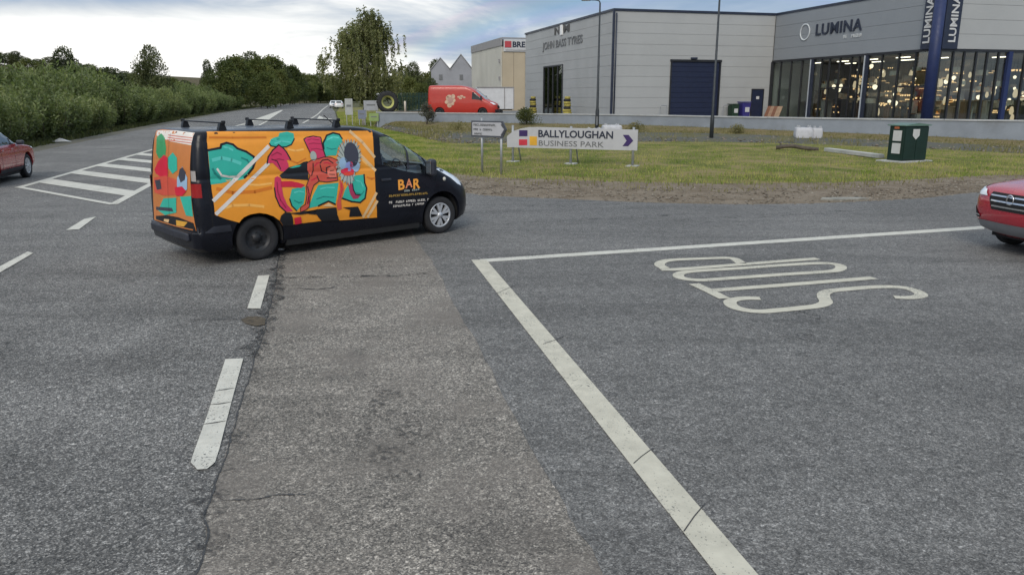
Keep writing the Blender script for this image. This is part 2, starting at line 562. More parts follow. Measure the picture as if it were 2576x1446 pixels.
def letters(geo_, origin, ux, uz, mat, parent, depth=0.02):
    for g in islands(geo_): flat_letters('letter', g, origin, ux, uz, mat, parent, depth)


def flat_letters(name, geo_, origin, ux, uz, mat, parent, depth=0.02):
    """letters standing on a plane spanned by ux, uz; proud along the normal; all in the parent's local space"""
    vs, fs = geo_
    O = Vector(origin); A = Vector(ux); B = Vector(uz); N = A.cross(B).normalized()
    mb = MB().use(mat)
    n = len(vs)
    front = [O + A * q[0] + B * q[1] + N * depth for q in vs]
    mb.add(front, fs)
    # sides
    cnt = {}
    for f in fs:
        for i in range(len(f)):
            e = (f[i], f[(i + 1) % len(f)]); cnt[e] = 1
    back = [p - N * depth for p in front]
    allv = front + back; sf = []
    for (a, b) in cnt:
        if (b, a) not in cnt: sf.append((b, a, n + a, n + b))
    mb.add(allv, sf)
    return mb.build(name, parent, fix=False)

# ------------------------------------------------------------------ roads and ground
M_main = asphalt('asphalt_main', (0.113, 0.107, 0.101), (0.38, 0.36, 0.335), (0.026, 0.027, 0.029), cell=105, mottle=0.20, mscale=1.1, speck=0.9, streak=-1.34)
M_strip = asphalt('asphalt_strip', (0.166, 0.147, 0.127), (0.43, 0.385, 0.33), (0.038, 0.036, 0.035), cell=110, mottle=0.18, mscale=1.4, speck=0.9, tint2=(0.155, 0.134, 0.115))
M_side = asphalt('asphalt_side', (0.122, 0.116, 0.110), (0.29, 0.278, 0.262), (0.040, 0.040, 0.041), cell=120, mottle=0.20, mscale=5.5, speck=0.8, streak=-0.31)
M_tar = pm('tar_joint', (0.042, 0.042, 0.044), 0.75, var=0.4, scale=12, bump=0.6, bscale=60)
M_white = paint_mat('road_paint', (0.56, 0.535, 0.47), 0.95)
M_yellowish = paint_mat('road_paint_cream', (0.52, 0.485, 0.395), 0.95)
M_conc = pm('concrete', (0.36, 0.36, 0.35), 0.9, var=0.22, scale=2.2, bump=0.35, bscale=35, grime=0.35)
M_groundfar = soil('field_ground', [(0.30, (0.045, 0.055, 0.022)), (0.5, (0.085, 0.085, 0.04)), (0.7, (0.13, 0.11, 0.06))], 0.15, 6)
M_gravel = soil('gravel_ground', [(0.28, (0.075, 0.060, 0.045)), (0.45, (0.18, 0.14, 0.10)), (0.58, (0.26, 0.215, 0.165)), (0.72, (0.17, 0.115, 0.072))], 1.1, 26, 0.9)
M_turf = soil('turf_ground', [(0.34, (0.06, 0.08, 0.018)), (0.46, (0.13, 0.14, 0.034)), (0.54, (0.22, 0.185, 0.075)), (0.64, (0.26, 0.195, 0.11))], 0.5, 18, 0.8)
M_bank = soil('bank_ground', [(0.30, (0.06, 0.062, 0.06)), (0.47, (0.11, 0.11, 0.10)), (0.58, (0.12, 0.115, 0.06)), (0.72, (0.16, 0.135, 0.085))], 0.7, 14, 0.9)
M_yard = asphalt('yard_surface', (0.16, 0.16, 0.16), (0.22, 0.22, 0.22), (0.09, 0.09, 0.09), cell=40, mottle=0.2)

LEFT = [(-1.0, -45), (-6.9, -20), (-12.2, 0), (-17.5, 20), (-21.8, 36.1), (-31.5, 72), (-45, 125), (-62, 200), (-80, 290)]
RIGHT = [(-64, 285), (-43, 190), (-28.5, 128), (-15.6, 71)]
E0 = [(-10.182,52.854),(-5.199,33.352),(-2.737,23.559),(-1.107,20.08),(1.1,19.03),(3.851,18.151),(6.628,18.081),(9.897,19.03),(13.536,20.514)] + [(19.5, 18.2), (30, 12.5), (46, 2)]
E1 = [(-10.39,55.569),(-5.203,35.749),(-2.685,26.715),(-1.077,24.121),(1.331,23.171),(4.678,22.186),(8.081,22.186),(11.98,23.171),(16.084,24.498)] + [(21.5, 22.4), (32, 17.5), (48, 7)]
E2 = [(-11.159,63.896),(-6.546,50.463),(-3.524,41.662),(-1.396,40.946),(2.367,41.662),(8.831,42.403),(14.612,40.597),(18.862,36.825),(21.82,33.448)] + [(26.0, 26.0), (34, 22), (50, 12)]
E3 = [(-11.002,63.985),(-6.658,53.504),(-3.852,48.594),(-1.375,47.502),(2.69,47.502),(9.756,46.975),(15.489,43.137),(20.293,39.71),(23.99,36.855)] + [(28.5, 30.5), (37, 26), (53, 16)]
E4 = [(-10.43, 61.58), (-5.52, 58.67), (0.35, 56.03), (5.5, 54.0), (9.6, 51.0), (14.3, 46.6), (18.5, 43.6), (22.0, 41.6), (25.8, 39.6), (31.5, 35.5), (40, 29.5), (55, 19)]
Z3 = [q[0] for q in smooth_line([(0.36, 0)] * 6 + [(0.34, 0), (0.25, 0), (0.15, 0), (0.15, 0), (0.15, 0), (0.15, 0)], 6)]
Z4 = [q[0] for q in smooth_line([(0.62, 0)] * 5 + [(0.58, 0), (0.5, 0), (0.42, 0), (0.30, 0), (0.28, 0), (0.28, 0), (0.28, 0)], 6)]
E0, E1, E2, E3, E4 = [smooth_line(e, 6) for e in (E0, E1, E2, E3, E4)]

ground = sheet('ground', [(-2500, -300), (2500, -300), (2500, 3500), (-2500, 3500)], -0.03, M_groundfar)
tag(ground, 'rough brown and green land reaching to the horizon', 'ground', kind='structure')

main_road = sheet('main_road', LEFT + RIGHT + E0 + [(46, -45)], 0.0, M_main)
tag(main_road, 'coarse grey asphalt main road running away to the trees', 'road', kind='structure')

SEAM = [(0.424,3.826),(0.283,4.448),(-0.131,6.42),(-0.43,7.833),(-0.881,9.959),(-1.233,11.628),(-1.79,13.925)]
SEAM = [(0.85, 2.2), (1.6, -2.0), (2.5, -6)][::-1] + SEAM + [(-2.2, 16.5), (-3.3, 20.5), (-3.6, 23.0)]
SEAM = smooth_line(SEAM, 5)
rj = random.Random(5)
SEAM = [(p[0] + rj.uniform(-.018, .018), p[1] + rj.uniform(-.012, .012)) for p in SEAM]
CRACK = [(-1.66,3.583),(-1.836,4.207),(-1.956,4.771),(-2.103,5.413),(-2.326,6.42),(-2.634,7.833),(-2.984,9.333),(-3.534,11.481)]
CRACK = [(-0.6, -4.0), (-1.35, 0.0), (-1.75, 2.4)] + CRACK + [(-4.5, 15.0), (-5.8, 20.5)]
CRACK = smooth_line(CRACK, 6)
side_road = sheet('side_road', SEAM + [p for p in E0 if p[0] > -2.4] + [(46, -6)], 0.004, M_side)
tag(side_road, 'smoother blue grey asphalt side road with the STOP marking', 'road', kind='structure')
strip_poly = CRACK[:] + [p for p in SEAM if -6 <= p[1] <= 20.6][::-1]
worn = sheet('asphalt_strip', strip_poly, 0.003, M_strip, main_road)
tag(worn, 'paler brownish strip of old asphalt between the joint and the side road')


def ragged(pts, w0, amp, seed, sub=4):
    rnd = random.Random(seed); P = smooth_line(pts, sub)
    return P, [max(0.004, w0 * (1 + rnd.uniform(-amp, amp))) for _ in P]


def jitter(pts, a, seed):
    rnd = random.Random(seed); return [(p[0] + rnd.uniform(-a, a), p[1] + rnd.uniform(-a, a)) for p in pts]


# the open joint along the lane, its tar, cracks across the strip
P_, W_ = ragged(jitter(CRACK[14:], 0.014, 2), 0.009, 0.9, 3)
M_stain = stain_mat('tar_stain', (0.03, 0.03, 0.031)); M_stain2 = stain_mat('faint_stain', (0.035, 0.035, 0.036), 0.50, 0.66, 22.0, 0.6)
P2_, W2_ = ragged(jitter(CRACK[14:], 0.02, 6), 0.20, 0.5, 9)
strip('joint_stain', P2_, W2_, 0.0070, M_stain2, main_road)
tag(strip('joint', P_, W_, 0.0075, M_tar, main_road), 'dark open joint between two asphalt lanes')
tarl = [(-2.451,7.004),(-2.612,7.694),(-2.77,8.44),(-3.055,9.636),(-3.24,10.422),(-3.546,11.628),(-3.83,12.766)]
P_, W_ = ragged(jitter(tarl, 0.02, 8), 0.075, 1.0, 4, 12)
P_ = jitter(P_, 0.016, 12)
strip('tar_patch', P_, [q * 2.2 for q in W_], 0.009, M_stain, main_road)
for k, (cx_, cy_, L_, w_, a_) in enumerate([(3.2, 8.2, 2.4, 0.35, 1.3), (6.3, 7.4, 3.0, 0.4, 1.1), (5.5, 16.3, 6.0, 0.5, 0.32), (2.0, 15.8, 5.0, 0.35, 0.30), (-4.8, 6.4, 3.0, 0.4, 1.8), (-7.0, 9.5, 4.0, 0.4, 1.8), (-0.9, 5.4, 2.0, 0.5, 1.9), (0.5, 17.6, 6.0, 0.4, 0.2)]):
    q_ = [(cx_ + math.cos(a_) * L_ * t_ + 0.1 * math.sin(5 * t_ + k), cy_ + math.sin(a_) * L_ * t_) for t_ in (-.5, -.25, 0, .25, .5)]
    strip('tyre_stain', smooth_line(q_, 4), [w_ * math.sin(math.pi * (0.06 + 0.88 * j / 16)) for j in range(17)], 0.0085, M_stain2, side_road if cx_ > 0 else main_road)
for k, (cr, wd) in enumerate([([(-3.224,10.422),(-2.901,10.446),(-2.527,10.495),(-2.145,10.519),(-1.654,10.568),(-1.164,10.669)], 0.055),
                              ([(-1.788,4.339),(-1.601,4.368),(-1.461,4.398),(-1.317,4.417)], 0.012),
                              ([(-2.854,9.871),(-2.51,9.741),(-2.29,9.914)], 0.02),
                              ([(-3.64,8.343),(-3.262,8.407),(-2.914,8.44)], 0.010)]):
    P_, W_ = ragged(jitter(cr, 0.03, 20 + k), wd, 0.9, 30 + k, 6)
    strip('crack', jitter(P_, wd * 0.25, 50 + k), [q * 1.6 for q in W_] if wd > .03 else W_, 0.0078, M_stain if wd > .03 else M_tar, main_road)
mud = [(-3.03,8.343),(-3.006,8.472),(-2.885,8.489),(-2.773,8.391),(-2.709,8.156),(-2.781,8.096),(-2.92,8.187)]
tag(sheet('mud_patch', mud, 0.0095, pm('dried_mud', (0.075, 0.058, 0.038), 0.95, var=0.5, scale=14, bump=0.6), main_road), 'patch of brown dried mud on the joint')
stud = MB().use(pm('stud_metal', (0.5, 0.5, 0.5), 0.35, 0.8))
stud.box((0, 0, 0.012), (0.10, 0.10, 0.024), bev=0.008).use(emit('stud_glint', (1, 1, 1), 0.35) if False else pm('stud_glass', (0.9, 0.92, 0.95), 0.08)).box((0, -0.045, 0.022), (0.07, 0.02, 0.016), bev=0.004)
so = stud.build('road_stud'); so.location = (*(-3.757,12.42), 0.008)
tag(so, 'small shiny reflective road stud on the joint by the van rear wheel', 'road stud')

# painted lines on the main road
dash = [(-2.727,7.004),(-2.565,7.027),(-2.301,5.962),(-2.077,5.074),(-2.028,4.858),(-2.047,4.76),(-2.107,4.754),(-2.194,4.858),(-2.219,4.949),(-2.383,5.637)]
sheet('lane_dash', dash, 0.010, M_white, main_road)
for k, (a_, b_) in enumerate([((-2.511,6.184), (-2.378,6.248)), ((-2.449,5.878), (-2.299,5.928)), ((-2.349,5.486), (-2.207,5.545))]):
    strip('dash_crack', jitter([a_, ((a_[0] + b_[0]) / 2, (a_[1] + b_[1]) / 2), b_], 0.012, 90 + k), [0.004, 0.02, 0.004], 0.0125, M_tar, main_road)
sheet('lane_dash', [(-3.543,10.544),(-3.397,10.593),(-2.964,8.812),(-3.124,8.83)], 0.010, M_white, main_road)
sheet('lane_dash', [(-7.346,10.35),(-7.811,12.286),(-7.643,12.155),(-7.054,9.914)], 0.010, M_white, main_road)
sheet('lane_dash', [(-8.352,14.357),(-8.738,15.716),(-8.663,16.04),(-8.155,14.446)], 0.010, M_white, main_road)
hr0, hr1 = (-9.256, 17.943), (-25.3, 82.0)          # right and left borders of the hatched island
hl0, hl1 = (-13.581, 21.44), (-26.7, 82.0)
strip('hatch_border', [hr0, hr1], 0.20, 0.010, M_white, main_road)
strip('hatch_border', [(hl0[0] + .02, hl0[1] - .1), hl1], 0.20, 0.010, M_white, main_road)
strip('hatch_border', [(hl0[0], hl0[1]), (hr0[0], hr0[1])], 0.17, 0.011, M_white, main_road)


def on(a, b, y):
    t_ = (y - a[1]) / (b[1] - a[1]); return (a[0] + (b[0] - a[0]) * t_, y)


y = 22.7
while y < 80:
    L_ = on(hl0, hl1, y)
    # direction of a stripe: down to the right
    dx, dy = 3.675, -2.836
    den = None
    # intersect with the right border
    ax, ay = hr0; bx, by = hr1[0] - hr0[0], hr1[1] - hr0[1]
    det = dx * (-by) - (-bx) * dy
    s_ = ((ax - L_[0]) * (-by) - (-bx) * (ay - L_[1])) / det
    e_ = (L_[0] + dx * s_, L_[1] + dy * s_)
    th = 1.0
    q = [(L_[0], L_[1]), (e_[0], e_[1]), (e_[0] - 0.19, e_[1] + th), (L_[0] - 0.17, L_[1] + th)]
    sheet('hatch_stripe', q, 0.0105, M_white, main_road)
    y += 2.78
sheet('hatch_tip', [(-25.2, 81.5), (-27.0, 81.5), (-43.0, 148), (-42.6, 148)], 0.0112, M_white, main_road)
strip('edge_line', smooth_line([(-19.8, 75), (-27.0, 110), (-38, 160), (-52, 225)], 4), 0.22, 0.010, M_white, main_road)
for q in ([(-21.917,89.125),(-25.257,104.078),(-22.881,96.027),(-21.247,89.125)], [(-22.449,94.203),(-20.174,89.125),(-19.479,86.031),(-21.633,90.756)]):
    sheet('lane_arrow', q, 0.010, M_white, main_road)

# side road lines
sheet('centre_line', [(-0.504,11.673),(9.129,14.839),(8.923,14.491),(-0.4,11.467)], 0.0085, M_white, side_road)
STOPL = [(-0.624,11.628), (-0.393,11.628), (1.285,3.583), (1.067,3.583)]
d0 = Vector(STOPL[2]) - Vector(STOPL[1]); d1 = Vector(STOPL[3]) - Vector(STOPL[0])
far2 = tuple(Vector(STOPL[2]) + d0 * 0.35); far3 = tuple(Vector(STOPL[3]) + d1 * 0.35)
sheet('stop_line', [STOPL[0], STOPL[1], far2, far3], 0.010, M_yellowish, side_road)
for k, (a_, b_) in enumerate([((-0.219,9.492), (0.077,10.048)), ((0.323,7.455), (0.551,7.749)), ((0.817,4.829), (0.996,5.074)), ((0.992,3.987), (1.179,4.31))]):
    strip('line_crack', jitter([a_, ((a_[0] + b_[0]) / 2, (a_[1] + b_[1]) / 2), b_], 0.012, k), 0.008, 0.0125, M_tar, side_road)
LET = {
    'P': [(3.435,11.366),(3.425,11.708),(3.279,11.776),(2.851,11.708),(2.459,11.625),(2.281,11.494),(2.193,11.287),(2.218,11.071),(2.304,10.937),(3.055,11.178),(3.859,11.445),(4.718,11.725)],
    'O': [(2.341,10.636),(2.443,10.763),(2.687,10.864),(3.342,11.041),(4.061,11.256),(4.57,11.381),(4.79,11.35),(4.845,11.178),(4.733,10.952),(4.508,10.806),(3.849,10.636),(3.17,10.443),(2.611,10.283),(2.384,10.349),(2.315,10.484)],
    'T': [(2.508,9.676),(3.632,10.002),(4.99,10.416)],
    'T2': [(2.426,10.065),(2.537,9.676),(2.632,9.282)],
    'S': [(3.073,9.293),(2.898,9.304),(2.726,9.228),(2.642,9.091),(2.64,8.887),(2.736,8.75),(2.9,8.692),(3.125,8.75),(3.42,8.848),(3.651,8.938),(3.813,9.102),(3.874,9.326),(3.952,9.526),(4.09,9.676),(4.324,9.759),(4.625,9.855),(4.909,9.903),(5.118,9.855),(5.193,9.688),(5.17,9.492),(5.074,9.381),(4.914,9.326),(4.765,9.359)],
}
sheet_n = {'P': 0, 'O': 1, 'T': 0, 'T2': 0, 'S': 0}
for k, pts in LET.items():
    pp = pts if k in ('T', 'T2') else smooth_line(pts + ([pts[0]] if sheet_n[k] else []), 3)
    if sheet_n[k]: pp = pp[:-1]
    strip('painted_letter', pp, 0.155, 0.0115 if k == 'T2' else 0.010, M_yellowish, side_road, closed=bool(sheet_n[k]))


def loft_strip(name, A, B, za, zb, mat, label, parent=None, sub=6, amp=0.03, seed=1):
    """ground strip between two polylines with a little unevenness"""
    rnd = random.Random(seed); n = len(A); vs = []; fs = []
    for i in range(n):
        for j in range(sub + 1):
            t_ = j / sub; a_ = za[i] if hasattr(za, '__len__') else za; b_ = zb[i] if hasattr(zb, '__len__') else zb; z_ = a_ + (b_ - a_) * (t_ * t_ * (3 - 2 * t_))
            z_ += rnd.uniform(-amp, amp) if 0 < j < sub else 0
            vs.append((A[i][0] + (B[i][0] - A[i][0]) * t_, A[i][1] + (B[i][1] - A[i][1]) * t_, z_))
    for i in range(n - 1):
        for j in range(sub):
            a = i * (sub + 1) + j; fs.append((a, a + 1, a + sub + 2, a + sub + 1))
    me = bpy.data.meshes.new(name); me.from_pydata(vs, [], fs); me.materials.append(mat)
    for p in me.polygons: p.use_smooth = True
    bm = bmesh.new(); bm.from_mesh(me)
    for f in bm.faces:
        if f.normal.z < 0: f.normal_flip()
    bm.to_mesh(me); bm.free()
    o = link(name, me, parent); tag(o, label, 'ground', kind='structure'); return o


loft_strip('gravel_verge', [(p[0], p[1]) for p in E0], E1, 0.0, 0.05, M_gravel, 'brown gravel and dirt edge between side road and grass', amp=0.02, seed=2)
loft_strip('grass_verge', E1, E2, 0.05, 0.08, M_turf, 'mown green and yellow grass verge round the business park sign', amp=0.02, seed=3)
loft_strip('stony_bank', E2, E3, 0.08, Z3, M_bank, 'grey stony foot of the bank below the low wall', amp=0.05, seed=4)
loft_strip('rough_bank', E3, E4, Z3, Z4, soil('rough_turf', [(0.30, (0.08, 0.075, 0.03)), (0.5, (0.17, 0.14, 0.07)), (0.7, (0.24, 0.17, 0.11))], 0.8, 18, 0.8), 'rough yellow grass bank below the low wall', amp=0.04, seed=5)
# grass beside the main road, left end of the bank
vl_ = sheet('roadside_grass', [(-10.9, 51.0), (-15.4, 71), (-28.3, 128), (-40, 185), (-30, 185), (-13.2, 120), (-10.4, 75), (-9.6, 62.5), (-9.2, 52.5)], 0.02, M_turf)
tag(vl_, 'strip of bright green grass beside the main road near the birch', 'grass', kind='structure')
verge_left = sheet('dusty_verge', [(p[0] - 2.6, p[1] - 0.4) for p in LEFT][::-1] + [(p[0] + 0.15, p[1]) for p in LEFT], -0.008, soil('dust', [(0.3, (0.09, 0.085, 0.07)), (0.5, (0.15, 0.14, 0.115)), (0.7, (0.10, 0.095, 0.05))], 0.8, 20))
tag(verge_left, 'narrow dusty verge between main road and thicket', 'ground', kind='structure')

# yard behind the low wall
yard = sheet('yard', E4 + [(60, 30), (60, 130), (-13.5, 130), (-12.0, 92), (-10.6, 74)], 0.80, M_yard)
tag(yard, 'raised concrete yard in front of the business units', 'yard', kind='structure')

bed = sheet('planting_bed', [(-10.25, 61.9), (-7.2, 60.0), (-7.2, 68), (-10.3, 72)], 1.20, soil('bed_soil', [(0.3, (0.10, 0.075, 0.05)), (0.5, (0.19, 0.145, 0.10)), (0.7, (0.25, 0.20, 0.14))], 0.9, 16))
tag(bed, 'bed of brown soil behind the left end of the low wall', 'ground', kind='structure')

# low retaining wall: coping stones are pieces of the wall
M_wall = pm('grey_render', (0.22, 0.245, 0.28), 0.85, var=0.14, scale=0.9, bump=0.3, bscale=30, grime=0.4)
M_cope = pm('wall_coping', (0.36, 0.37, 0.375), 0.8, var=0.15, scale=2.0, bump=0.25, grime=0.25)
wallo = empty('low_wall', (0, 0, 0))
tag(wallo, 'long low grey rendered wall with pale coping in front of the business units', 'wall')


def wall_run(name, path, z0, z1, th, mat, parent):
    vs = []; fs = []; n = len(path)
    for i in range(n):
        a = Vector(path[max(i - 1, 0)]); b = Vector(path[min(i + 1, n - 1)]); d = (b - a).normalized(); nn = Vector((-d.y, d.x))
        p = Vector(path[i])
        for (o, z) in ((-th / 2, z0), (-th / 2, z1), (th / 2, z1), (th / 2, z0)): vs.append((p.x + nn.x * o, p.y + nn.y * o, z))
    for i in range(n - 1):
        for j in range(4):
            fs.append((4 * i + j, 4 * i + (j + 1) % 4, 4 * i + 4 + (j + 1) % 4, 4 * i + 4 + j))
    fs += [(0, 1, 2, 3), (4 * n - 4, 4 * n - 1, 4 * n - 2, 4 * n - 3)]
    return MB().use(mat).add(vs, fs).build(name, parent)


wall_run('wall_body', E4, 0.1, 1.22, 0.26, M_wall, wallo)
# coping stones about 1.5 m long
acc = [0.0]
for i in range(1, len(E4)): acc.append(acc[-1] + math.dist(E4[i], E4[i - 1]))
ex = [p[0] for p in E4]; ey = [p[1] for p in E4]
sp_ = 0.0
while sp_ < acc[-1] - 1.6:
    q = [(float(np.interp(s_, acc, ex)), float(np.interp(s_, acc, ey))) for s_ in (sp_, sp_ + 0.75, sp_ + 1.488)]
    wall_run('coping_stone', q, 1.221, 1.30, 0.36, M_cope, wallo)
    sp_ += 1.5


# ---- loose stones, grass blades (uncountable)
def between(A, B, n, rnd, t0=0.0, t1=1.0, xr=(-30, 30)):
    """random points between two polylines, weighted by area"""
    A = np.array(A); B = np.array(B); k = len(A)
    area = np.array([np.linalg.norm((A[i + 1] - A[i])) * 0.5 * (np.linalg.norm(B[i] - A[i]) + np.linalg.norm(B[i + 1] - A[i + 1])) for i in range(k - 1)])
    idx = rnd.choice(k - 1, size=n, p=area / area.sum()); u = rnd.random(n)[:, None]; t_ = (t0 + (t1 - t0) * rnd.random(n))[:, None]
    a = A[idx] * (1 - u) + A[idx + 1] * u; b = B[idx] * (1 - u) + B[idx + 1] * u
    p = a * (1 - t_) + b * t_
    keep = (p[:, 0] > xr[0]) & (p[:, 0] < xr[1])
    between.u = (idx + u[:, 0])[keep]
    return p[keep], t_[keep, 0]


def np_mesh(name, V, F, mat, smooth=False):
    me = bpy.data.meshes.new(name)
    V = np.asarray(V, np.float32); F = np.asarray(F, np.int32); k = F.shape[1]
    me.vertices.add(len(V)); me.vertices.foreach_set('co', V.ravel())
    me.loops.add(F.size); me.loops.foreach_set('vertex_index', F.ravel())
    me.polygons.add(len(F)); me.polygons.foreach_set('loop_start', np.arange(0, F.size, k, dtype=np.int32))
    me.polygons.foreach_set('loop_total', np.full(len(F), k, np.int32))
    if smooth: me.polygons.foreach_set('use_smooth', np.ones(len(F), bool))
    me.update(calc_edges=True)
    me.materials.append(mat)
    return me


def stones(name, P, z, smin, smax, mat, rnd):
    n = len(P); base = np.array([(1, 0, 0), (-1, 0, 0), (0, 1, 0), (0, -1, 0), (0, 0, 1), (0, 0, -1)], float)
    tri = np.array([(0, 2, 4), (2, 1, 4), (1, 3, 4), (3, 0, 4), (2, 0, 5), (1, 2, 5), (3, 1, 5), (0, 3, 5)])
    s = (smin + (smax - smin) * rnd.random(n) ** 2.2)[:, None, None]
    V = base[None] * s * (0.55 + 0.75 * rnd.random((n, 6, 1))) * np.array([1, 1, 0.7])
    a = rnd.random(n) * 6.28; c, si = np.cos(a), np.sin(a)
    X_ = V[:, :, 0] * c[:, None] - V[:, :, 1] * si[:, None]; Y_ = V[:, :, 0] * si[:, None] + V[:, :, 1] * c[:, None]
    V = np.stack([X_ + P[:, 0:1], Y_ + P[:, 1:2], V[:, :, 2] + np.asarray(z).reshape(-1, 1)], -1).reshape(-1, 3)
    F = (tri[None] + (np.arange(n) * 6)[:, None, None]).reshape(-1, 3)
    return link(name, np_mesh(name, V, F, mat))


def blades(P, z, hmin, hmax, wd, rnd, lean=0.5):
    n = len(P); h_ = hmin + (hmax - hmin) * rnd.random(n); a = rnd.random(n) * 6.28
    w_ = wd * (0.6 + 0.8 * rnd.random(n)); la = rnd.random(n) * 6.28; ll = lean * h_ * rnd.random(n)
    z = np.broadcast_to(np.asarray(z, float), (n,))
    dx, dy = np.cos(a) * w_, np.sin(a) * w_
    V = np.stack([np.stack([P[:, 0] - dx, P[:, 1] - dy, z - 0.01], -1), np.stack([P[:, 0] + dx, P[:, 1] + dy, z - 0.01], -1),
                  np.stack([P[:, 0] + np.cos(la) * ll, P[:, 1] + np.sin(la) * ll, z + h_], -1)], 1).reshape(-1, 3)
    F = np.arange(3 * n).reshape(-1, 3)
    return V, F


rng = np.random.default_rng(11)
M_stone = leafmat('loose_stone', (0.10, 0.082, 0.062), (0.20, 0.17, 0.135), (0.36, 0.325, 0.275), 3.0, 0.0)
P1, t1 = between(E0, E1, 13000, rng, -0.03, 0.75)
tag(stones('gravel', P1, 0.006 + 0.05 * t1, 0.012, 0.050, M_stone, rng), 'loose grey and brown gravel along the side road edge', 'gravel', kind='stuff')
P1, t1 = between(E2, E3, 2500, rng, 0.0, 1.0)
tag(stones('rubble', P1, 0.08 + (np.interp(between.u, range(len(Z3)), Z3) - 0.08) * t1, 0.03, 0.13, M_stone, rng), 'grey stones scattered along the foot of the bank', 'rubble', kind='stuff')
M_grass = leafmat('grass_blade', (0.105, 0.16, 0.022), (0.205, 0.28, 0.048), (0.39, 0.36, 0.13), 0.45, 0.3, (0.36, 0.48, 0.60))
M_dry = leafmat('dry_grass_blade', (0.13, 0.125, 0.045), (0.21, 0.19, 0.08), (0.31, 0.265, 0.145), 0.7, 0.25)
P1, t1 = between(E1, E2, 90000, rng, -0.02, 1.0, (-12, 28))
nz = np.sin(P1[:, 0] * 1.7 + np.cos(P1[:, 1] * 1.3) * 2) + np.sin(P1[:, 1] * 2.3 + P1[:, 0] * 0.6) + rng.normal(0, 0.8, len(P1))
P1 = P1[nz > -0.9]
V1, F1 = blades(P1, 0.06, 0.03, 0.11, 0.012, rng)
tag(link('grass', np_mesh('grass', V1, F1, M_grass)), 'short green grass blades on the verge round the sign', 'grass', kind='stuff')
P1, t1 = between(E3, E4, 26000, rng, -0.15, 0.98, (-12, 30)); 
z3_, z4_ = np.interp(between.u, range(len(Z3)), Z3), np.interp(between.u, range(len(Z4)), Z4)
V1, F1 = blades(P1, z3_ + (z4_ - z3_) * np.clip(t1, 0, 1) - 0.02, 0.04, 0.15, 0.018, rng, 0.9)
P2, t2 = between(E2, E3, 9000, rng, -0.1, 1.0, (-12, 30)); cl = np.sin(P2[:, 0] * 0.9) + np.sin(P2[:, 1] * 1.1 + 1) + rng.normal(0, 0.5, len(P2)); k_ = cl > 0.2; z3_ = np.interp(between.u, range(len(Z3)), Z3)[k_]
V2, F2 = blades(P2[k_], 0.08 + (z3_ - 0.08) * np.clip(t2[k_], 0, 1), 0.08, 0.3, 0.02, rng, 0.7)
P3, t3 = between(E1, E2, 5000, rng, -0.1, 0.14, (-12, 28)); V3, F3 = blades(P3, 0.05, 0.04, 0.14, 0.014, rng, 0.9)
Vd = np.concatenate([V1, V2, V3]); Fd = np.concatenate([F1, F2 + len(V1), F3 + len(V1) + len(V2)])
tag(link('dry_grass', np_mesh('dry_grass', Vd, Fd, M_dry)), 'long yellow dry grass on the bank below the low wall', 'grass', kind='stuff')
gp = np.array([(-10.9, 51.0), (-15.4, 71), (-28.3, 128)]); gq = np.array([(-9.2, 52.5), (-10.4, 70), (-15, 120)])
P1, _ = between(gp, gq, 22000, rng, 0, 1, (-40, 10)); V1, F1 = blades(P1, 0.02, 0.06, 0.22, 0.02, rng)
tag(link('verge_grass', np_mesh('verge_grass', V1, F1, M_grass)), 'bright green longer grass at the roadside near the birch', 'grass', kind='stuff')
lp = np.array([(p[0] - 2.7, p[1]) for p in LEFT[2:8]]); lq = np.array([(p[0] - 1.1, p[1]) for p in LEFT[2:8]])
P1, _ = between(lp, lq, 26000, rng, 0, 1, (-80, 0)); V1, F1 = blades(P1, -0.01, 0.06, 0.34, 0.03, rng, 0.7)
tag(link('verge_weeds', np_mesh('verge_weeds', V1, F1, leafmat('weed_blade', (0.045, 0.055, 0.02), (0.09, 0.10, 0.036), (0.16, 0.145, 0.06), 0.6, 0.25))), 'straggly weeds along the verge in front of the thicket', 'weeds', kind='stuff')

# pale slab at the road edge
sl = MB().use(pm('slab_conc', (0.24, 0.23, 0.20), 0.9, var=0.35, scale=5, bump=0.5, grime=0.5)).prism([(-.62, -.12), (-.3, -.2), (.2, -.17), (.62, -.06), (.55, .14), (.1, .2), (-.45, .15)], 'z', 0.0, 0.045).build('concrete_slab')
sl.location = (*(8.043,18.802), 0.0); sl.rotation_euler = (0, 0, 0.06)
tag(sl, 'flat pale concrete slab lying at the gravel edge of the side road', 'slab')

# ------------------------------------------------------------------ hillside and vegetation
def sstep(x):
    x = min(1.0, max(0.0, x)); return x * x * (3 - 2 * x)


LX = [p[0] for p in LEFT]; LY = [p[1] for p in LEFT]


def left_x(y):
    return float(np.interp(y, LY, LX))


def hill_z(x, y):
    return 12.5 * sstep((left_x(y) - 9 - x) / 85.0) * sstep((y - 55) / 150.0)


vs = []; fs = []; nx, ny = 44, 36
for j in range(ny):
    y_ = 45 + j * 12
    for i in range(nx):
        x_ = -430 + (left_x(y_) - 7 + 430) * (i / (nx - 1)) ** 0.7
        vs.append((x_, y_, hill_z(x_, y_) - 0.025 + 0.25 * math.sin(x_ * 0.11) * math.sin(y_ * 0.09) * sstep((left_x(y_) - 9 - x_) / 85.0)))
for j in range(ny - 1):
    for i in range(nx - 1):
        a = j * nx + i; fs.append((a, a + 1, a + nx + 1, a + nx))
M_hill = soil('hill_field', [(0.30, (0.05, 0.055, 0.022)), (0.5, (0.095, 0.08, 0.042)), (0.7, (0.13, 0.095, 0.058))], 0.06, 2.5)
ho = MB().use(M_hill).add(vs, fs, True).build('hillside', fix=False)
tag(ho, 'brown field rising to a low ridge behind the thicket', 'hillside', kind='structure')

